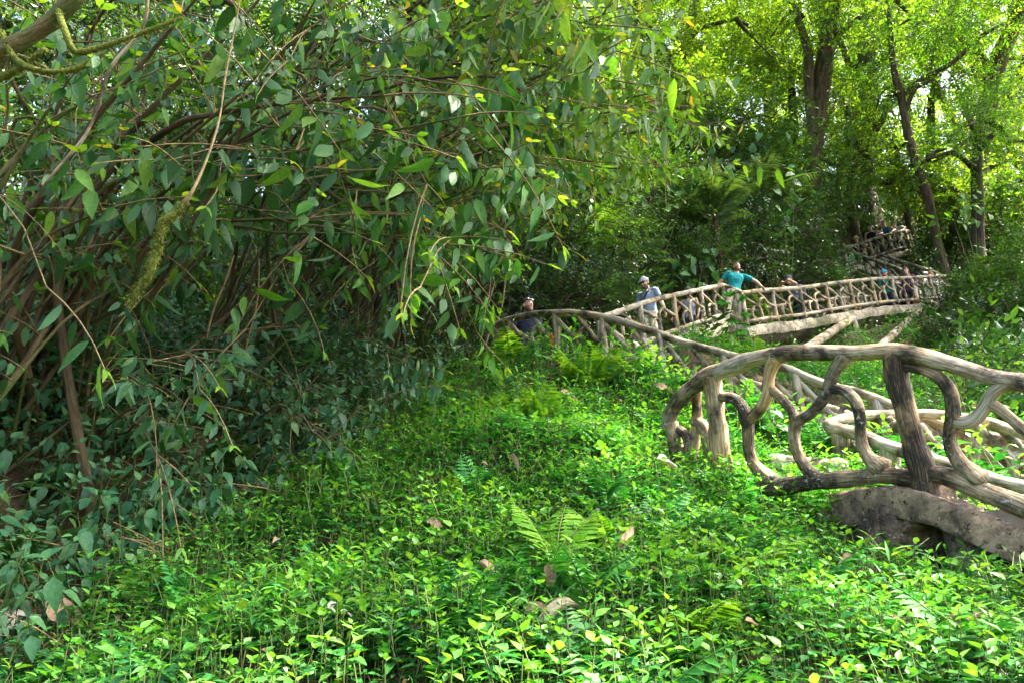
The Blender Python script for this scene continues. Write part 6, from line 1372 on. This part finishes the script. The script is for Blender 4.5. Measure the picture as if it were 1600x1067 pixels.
dead('large grey leaf lying in the litter at the left edge', 42, 925, 3.75, .24, 7, M=M_DEADG, ax=(.8,.2,.4), nm=(0,-.9,.5), lift=.10, W=.7)
dead('large tan leaf lying next to the grey leaf in the litter', 118, 915, 3.8, .25, 8, ax=(1,.1,-.25), nm=(0,-.8,.6), lift=.10, W=.6)
dead('rusty leaf at the foot of the shaded bank', 178, 978, 3.6, .10, 9, lift=.12)
dead('pair-lobed yellow-brown leaf on the dark bank hollow', 498, 668, 6.9, .22, 10, ax=(1,0,.1), nm=(0,-.8,.6), lift=.15)
dead('long brown leaf across the path-like crest', 700, 640, 8.4, .42, 11, ax=(1,.1,0), nm=(0,-.6,.8), W=.3, lift=.2)
dead('rusty leaf at the foot of the gloom', 520, 572, 8.6, .24, 12, ax=(1,0,.1), nm=(0,-.8,.5), lift=.15)
dead('dark curled leaf on the lit slope below the broad fern', 893, 655, 7.4, .20, 13, ax=(1,0,0), nm=(0,-.8,.5), lift=.25)
dead('pinkish brown leaf lying left of the near railing top', 1042, 640, 7.6, .26, 14, ax=(1,0,-.05), nm=(0,-.7,.7), W=.3, lift=.34)
dead('pale curled leaf at the bottom of the lit herbs', 525, 1018, 3.15, .12, 15, M=M_DEADG, ax=(1,0,.1), lift=.17)
dead('brown leaf in the bare patch at the bottom', 845, 975, 3.1, .14, 16, ax=(1,0,.3), nm=(0,-.9,.4), lift=.08)
dead('withered hanging leaf at the bottom bare patch', 862, 960, 3.15, .12, 17, ax=(.1,0,-1), nm=(0,-1,0), lift=.16)
dead('upright whitish leaf on the shaded bank', 200, 735, 5.3, .14, 18, M=M_DEADG, ax=(.3,0,1), nm=(0,-1,.1), W=.4, lift=.15)
dead('grey-tan leaf leaning next to the upright whitish one', 178, 725, 5.3, .15, 19, ax=(-.2,0,1), nm=(0,-1,.2), lift=.12)
dead('rusty leaf on the dark bank at the upper left', 145, 610, 5.3, .18, 20, ax=(.8,0,.5), nm=(0,-1,.2), lift=.12)
dead('brown leaf half buried at the left of the lit herbs', 610, 730, 5.9, .14, 21, lift=.12)
dead('yellowed leaf hanging on the crest plants by the landing', 862, 560, 9.7, .17, 22, M=M_ORANGE, ax=(.2,0,-1), nm=(0,-1,.2), lift=.25)
dead('tan leaf beside the drooping fern at the bottom', 1190, 1000, 2.95, .12, 23, lift=.1)
# root, mossy branch, vines
b = onground(865, 1010, 3.0); V, Q, tc = tube([b+np.array([-.05,-.02,.05]), b+np.array([.0,0,.10]), b+np.array([.05,.02,.125]), b+np.array([.11,.03,.12])], [.020,.026,.024,.012], 12, .012, .25, 5)
o = G().add(V, Q, 0, tc).build('root_stub', M_RAILD, origin=b, tc=True); tag(o, 'grey twisted root stub lying at the bottom centre of the herbs', 'root')
def vine(label, pts, r, seed, M, name='hanging_vine', group='hanging vines'):
    P_ = [P(*q) for q in pts]; V, Q, tc = tube(P_, r, 6, .05, .15, seed); o = G().add(V, Q, 0, tc).build(name, M, origin=P_[0], tc=True); tag(o, label, 'vine', group)
vine('whitish hanging vine in front of the forked tree', [(962,-60,8.5),(968,60,8.5),(972,130,8.5),(978,190,8.5),(984,245,8.5),(972,272,8.6),(960,290,8.7)], .010, 1, M_RAILP)
vine('thin cord-like vine hanging left of the man in navy', [(720,350,11.5),(706,420,11.4),(692,470,11.3),(684,540,11.2)], .011, 2, M_TWIG)
vine('pale wavy twig hanging between the thick stems at the upper left', [(232,-30,3.9),(228,30,3.9),(210,62,3.9),(172,108,3.9),(150,178,3.9),(128,220,3.9),(95,258,3.9),(68,292,3.9)], .008, 3, M_RAILP)
vine('thin hanging stem trailing to the low bank', [(365,400,5.2),(352,440,5.2),(335,480,5.2),(322,530,5.2)], .007, 4, M_TWIG)
vine('thin dangling root in the deep shade', [(405,405,5.6),(402,470,5.6),(390,520,5.6),(378,570,5.6)], .007, 5, M_TWIG)
for k, (x0, x1) in enumerate([(620,632),(660,668),(590,600),(752,764),(770,790)]):
    vine(['bare cane rising in the gloom left of the landing, the shortest','bare cane in the gloom, second from the landing','leaning cane deepest in the gloom','tan cane right beside the leftmost landing post','tan cane leaning behind the landing rail'][k], [(x0,560-k*8,11.8+k*.2),((x0+x1)/2+4,480,12+k*.2),(x1+14*(k%2),390+k*12,12.2+k*.2)], .014, 20+k, M_TWIG, 'bare_cane', 'bare canes in the gloom')
# mossy hanging branch
pts = [(385,-60,3.7),(368,40,3.65),(352,120,3.55),(345,175,3.5),(335,215,3.4),(318,262,3.35),(300,300,3.3),(288,318,3.3)]
mo = empty('mossy_branch', P(288,318,3.3), 'thick moss-covered dead branch dangling before the thick stems', 'branch')
V, Q, tc = tube([P(*q) for q in pts], [.004,.004,.0045,.0045,.005,.006,.007,.011], 6, .03, .15, 3); G().add(V, Q, 0, tc).build('twig', M_TWIG, mo, tc=True)
pm = [(288,318,3.3),(275,333,3.3),(255,348,3.3),(250,368,3.3),(248,388,3.3),(238,408,3.3),(236,425,3.3),(216,452,3.3),(204,476,3.3)]; C = [P(*q) for q in pm]
V, Q, tc = tube(C, [.008,.016,.019,.014,.017,.020,.015,.013,.005], 14, .010, .4, 4); g = G().add(V, Q, 0, tc); rng = np.random.default_rng(8); n = 1500
t = rng.random(n); c = polyat(np.array(C), t); a = norm(rng.normal(size=(n,3))); V, Q = put(leaf_tpl(1,.25,'lance',2,.2,.4), c+a*.014, a+np.array([0,0,-.7]), rng.normal(size=(n,3)), rng.uniform(.008,.024,n)); g.add(V, Q, 0, V); g.build('moss', M_MOSS, mo, tc=True)
# thick mossy limb sweeping across the top left corner
lo = empty('mossy_limb', P(-60,120,3.4), 'thick mossy limb looping across the top left corner', 'branch')
V, Q, tc = tube([onground(-420,640,4.6)]+[P(*q) for q in [(-320,500,4.3),(-200,380,4.0),(-120,280,3.8),(-60,160,3.5),(0,85,3.4),(50,55,3.4),(95,20,3.4),(140,-40,3.4),(210,-220,3.5)]], [.07,.06,.055,.05,.045,.038,.036,.034,.032,.012], 14, .03, .2, 6); G().add(V, Q, 0, tc).build('limb', M_MOSSB, lo, tc=True)
for k, pts in enumerate([[(0,50,3.4),(18,85,3.35),(50,108,3.3),(100,112,3.3),(135,100,3.3),(163,84,3.3)],[(90,10,3.4),(100,45,3.3),(112,75,3.3),(130,82,3.3),(200,60,3.3),(285,28,3.3)],[(-10,125,3.4),(30,108,3.35),(70,78,3.3)]]):
    V, Q, tc = tube([P(*q) for q in pts], [.018,.016,.014,.012,.010,.006][:len(pts)], 8, .02, .25, 60+k); g = G().add(V, Q, 0, tc); n = 260
    C = np.array([P(*q) for q in pts]); t = rng.random(n); c = polyat(C, t); a = norm(rng.normal(size=(n,3))); V, Q = put(leaf_tpl(1,.25,'lance',2,.2,.4), c+a*.010, a+np.array([0,0,-.5]), rng.normal(size=(n,3)), rng.uniform(.010,.028,n)); g.add(V, Q, 0, V); g.build('branchlet', M_MOSS, lo, tc=True)
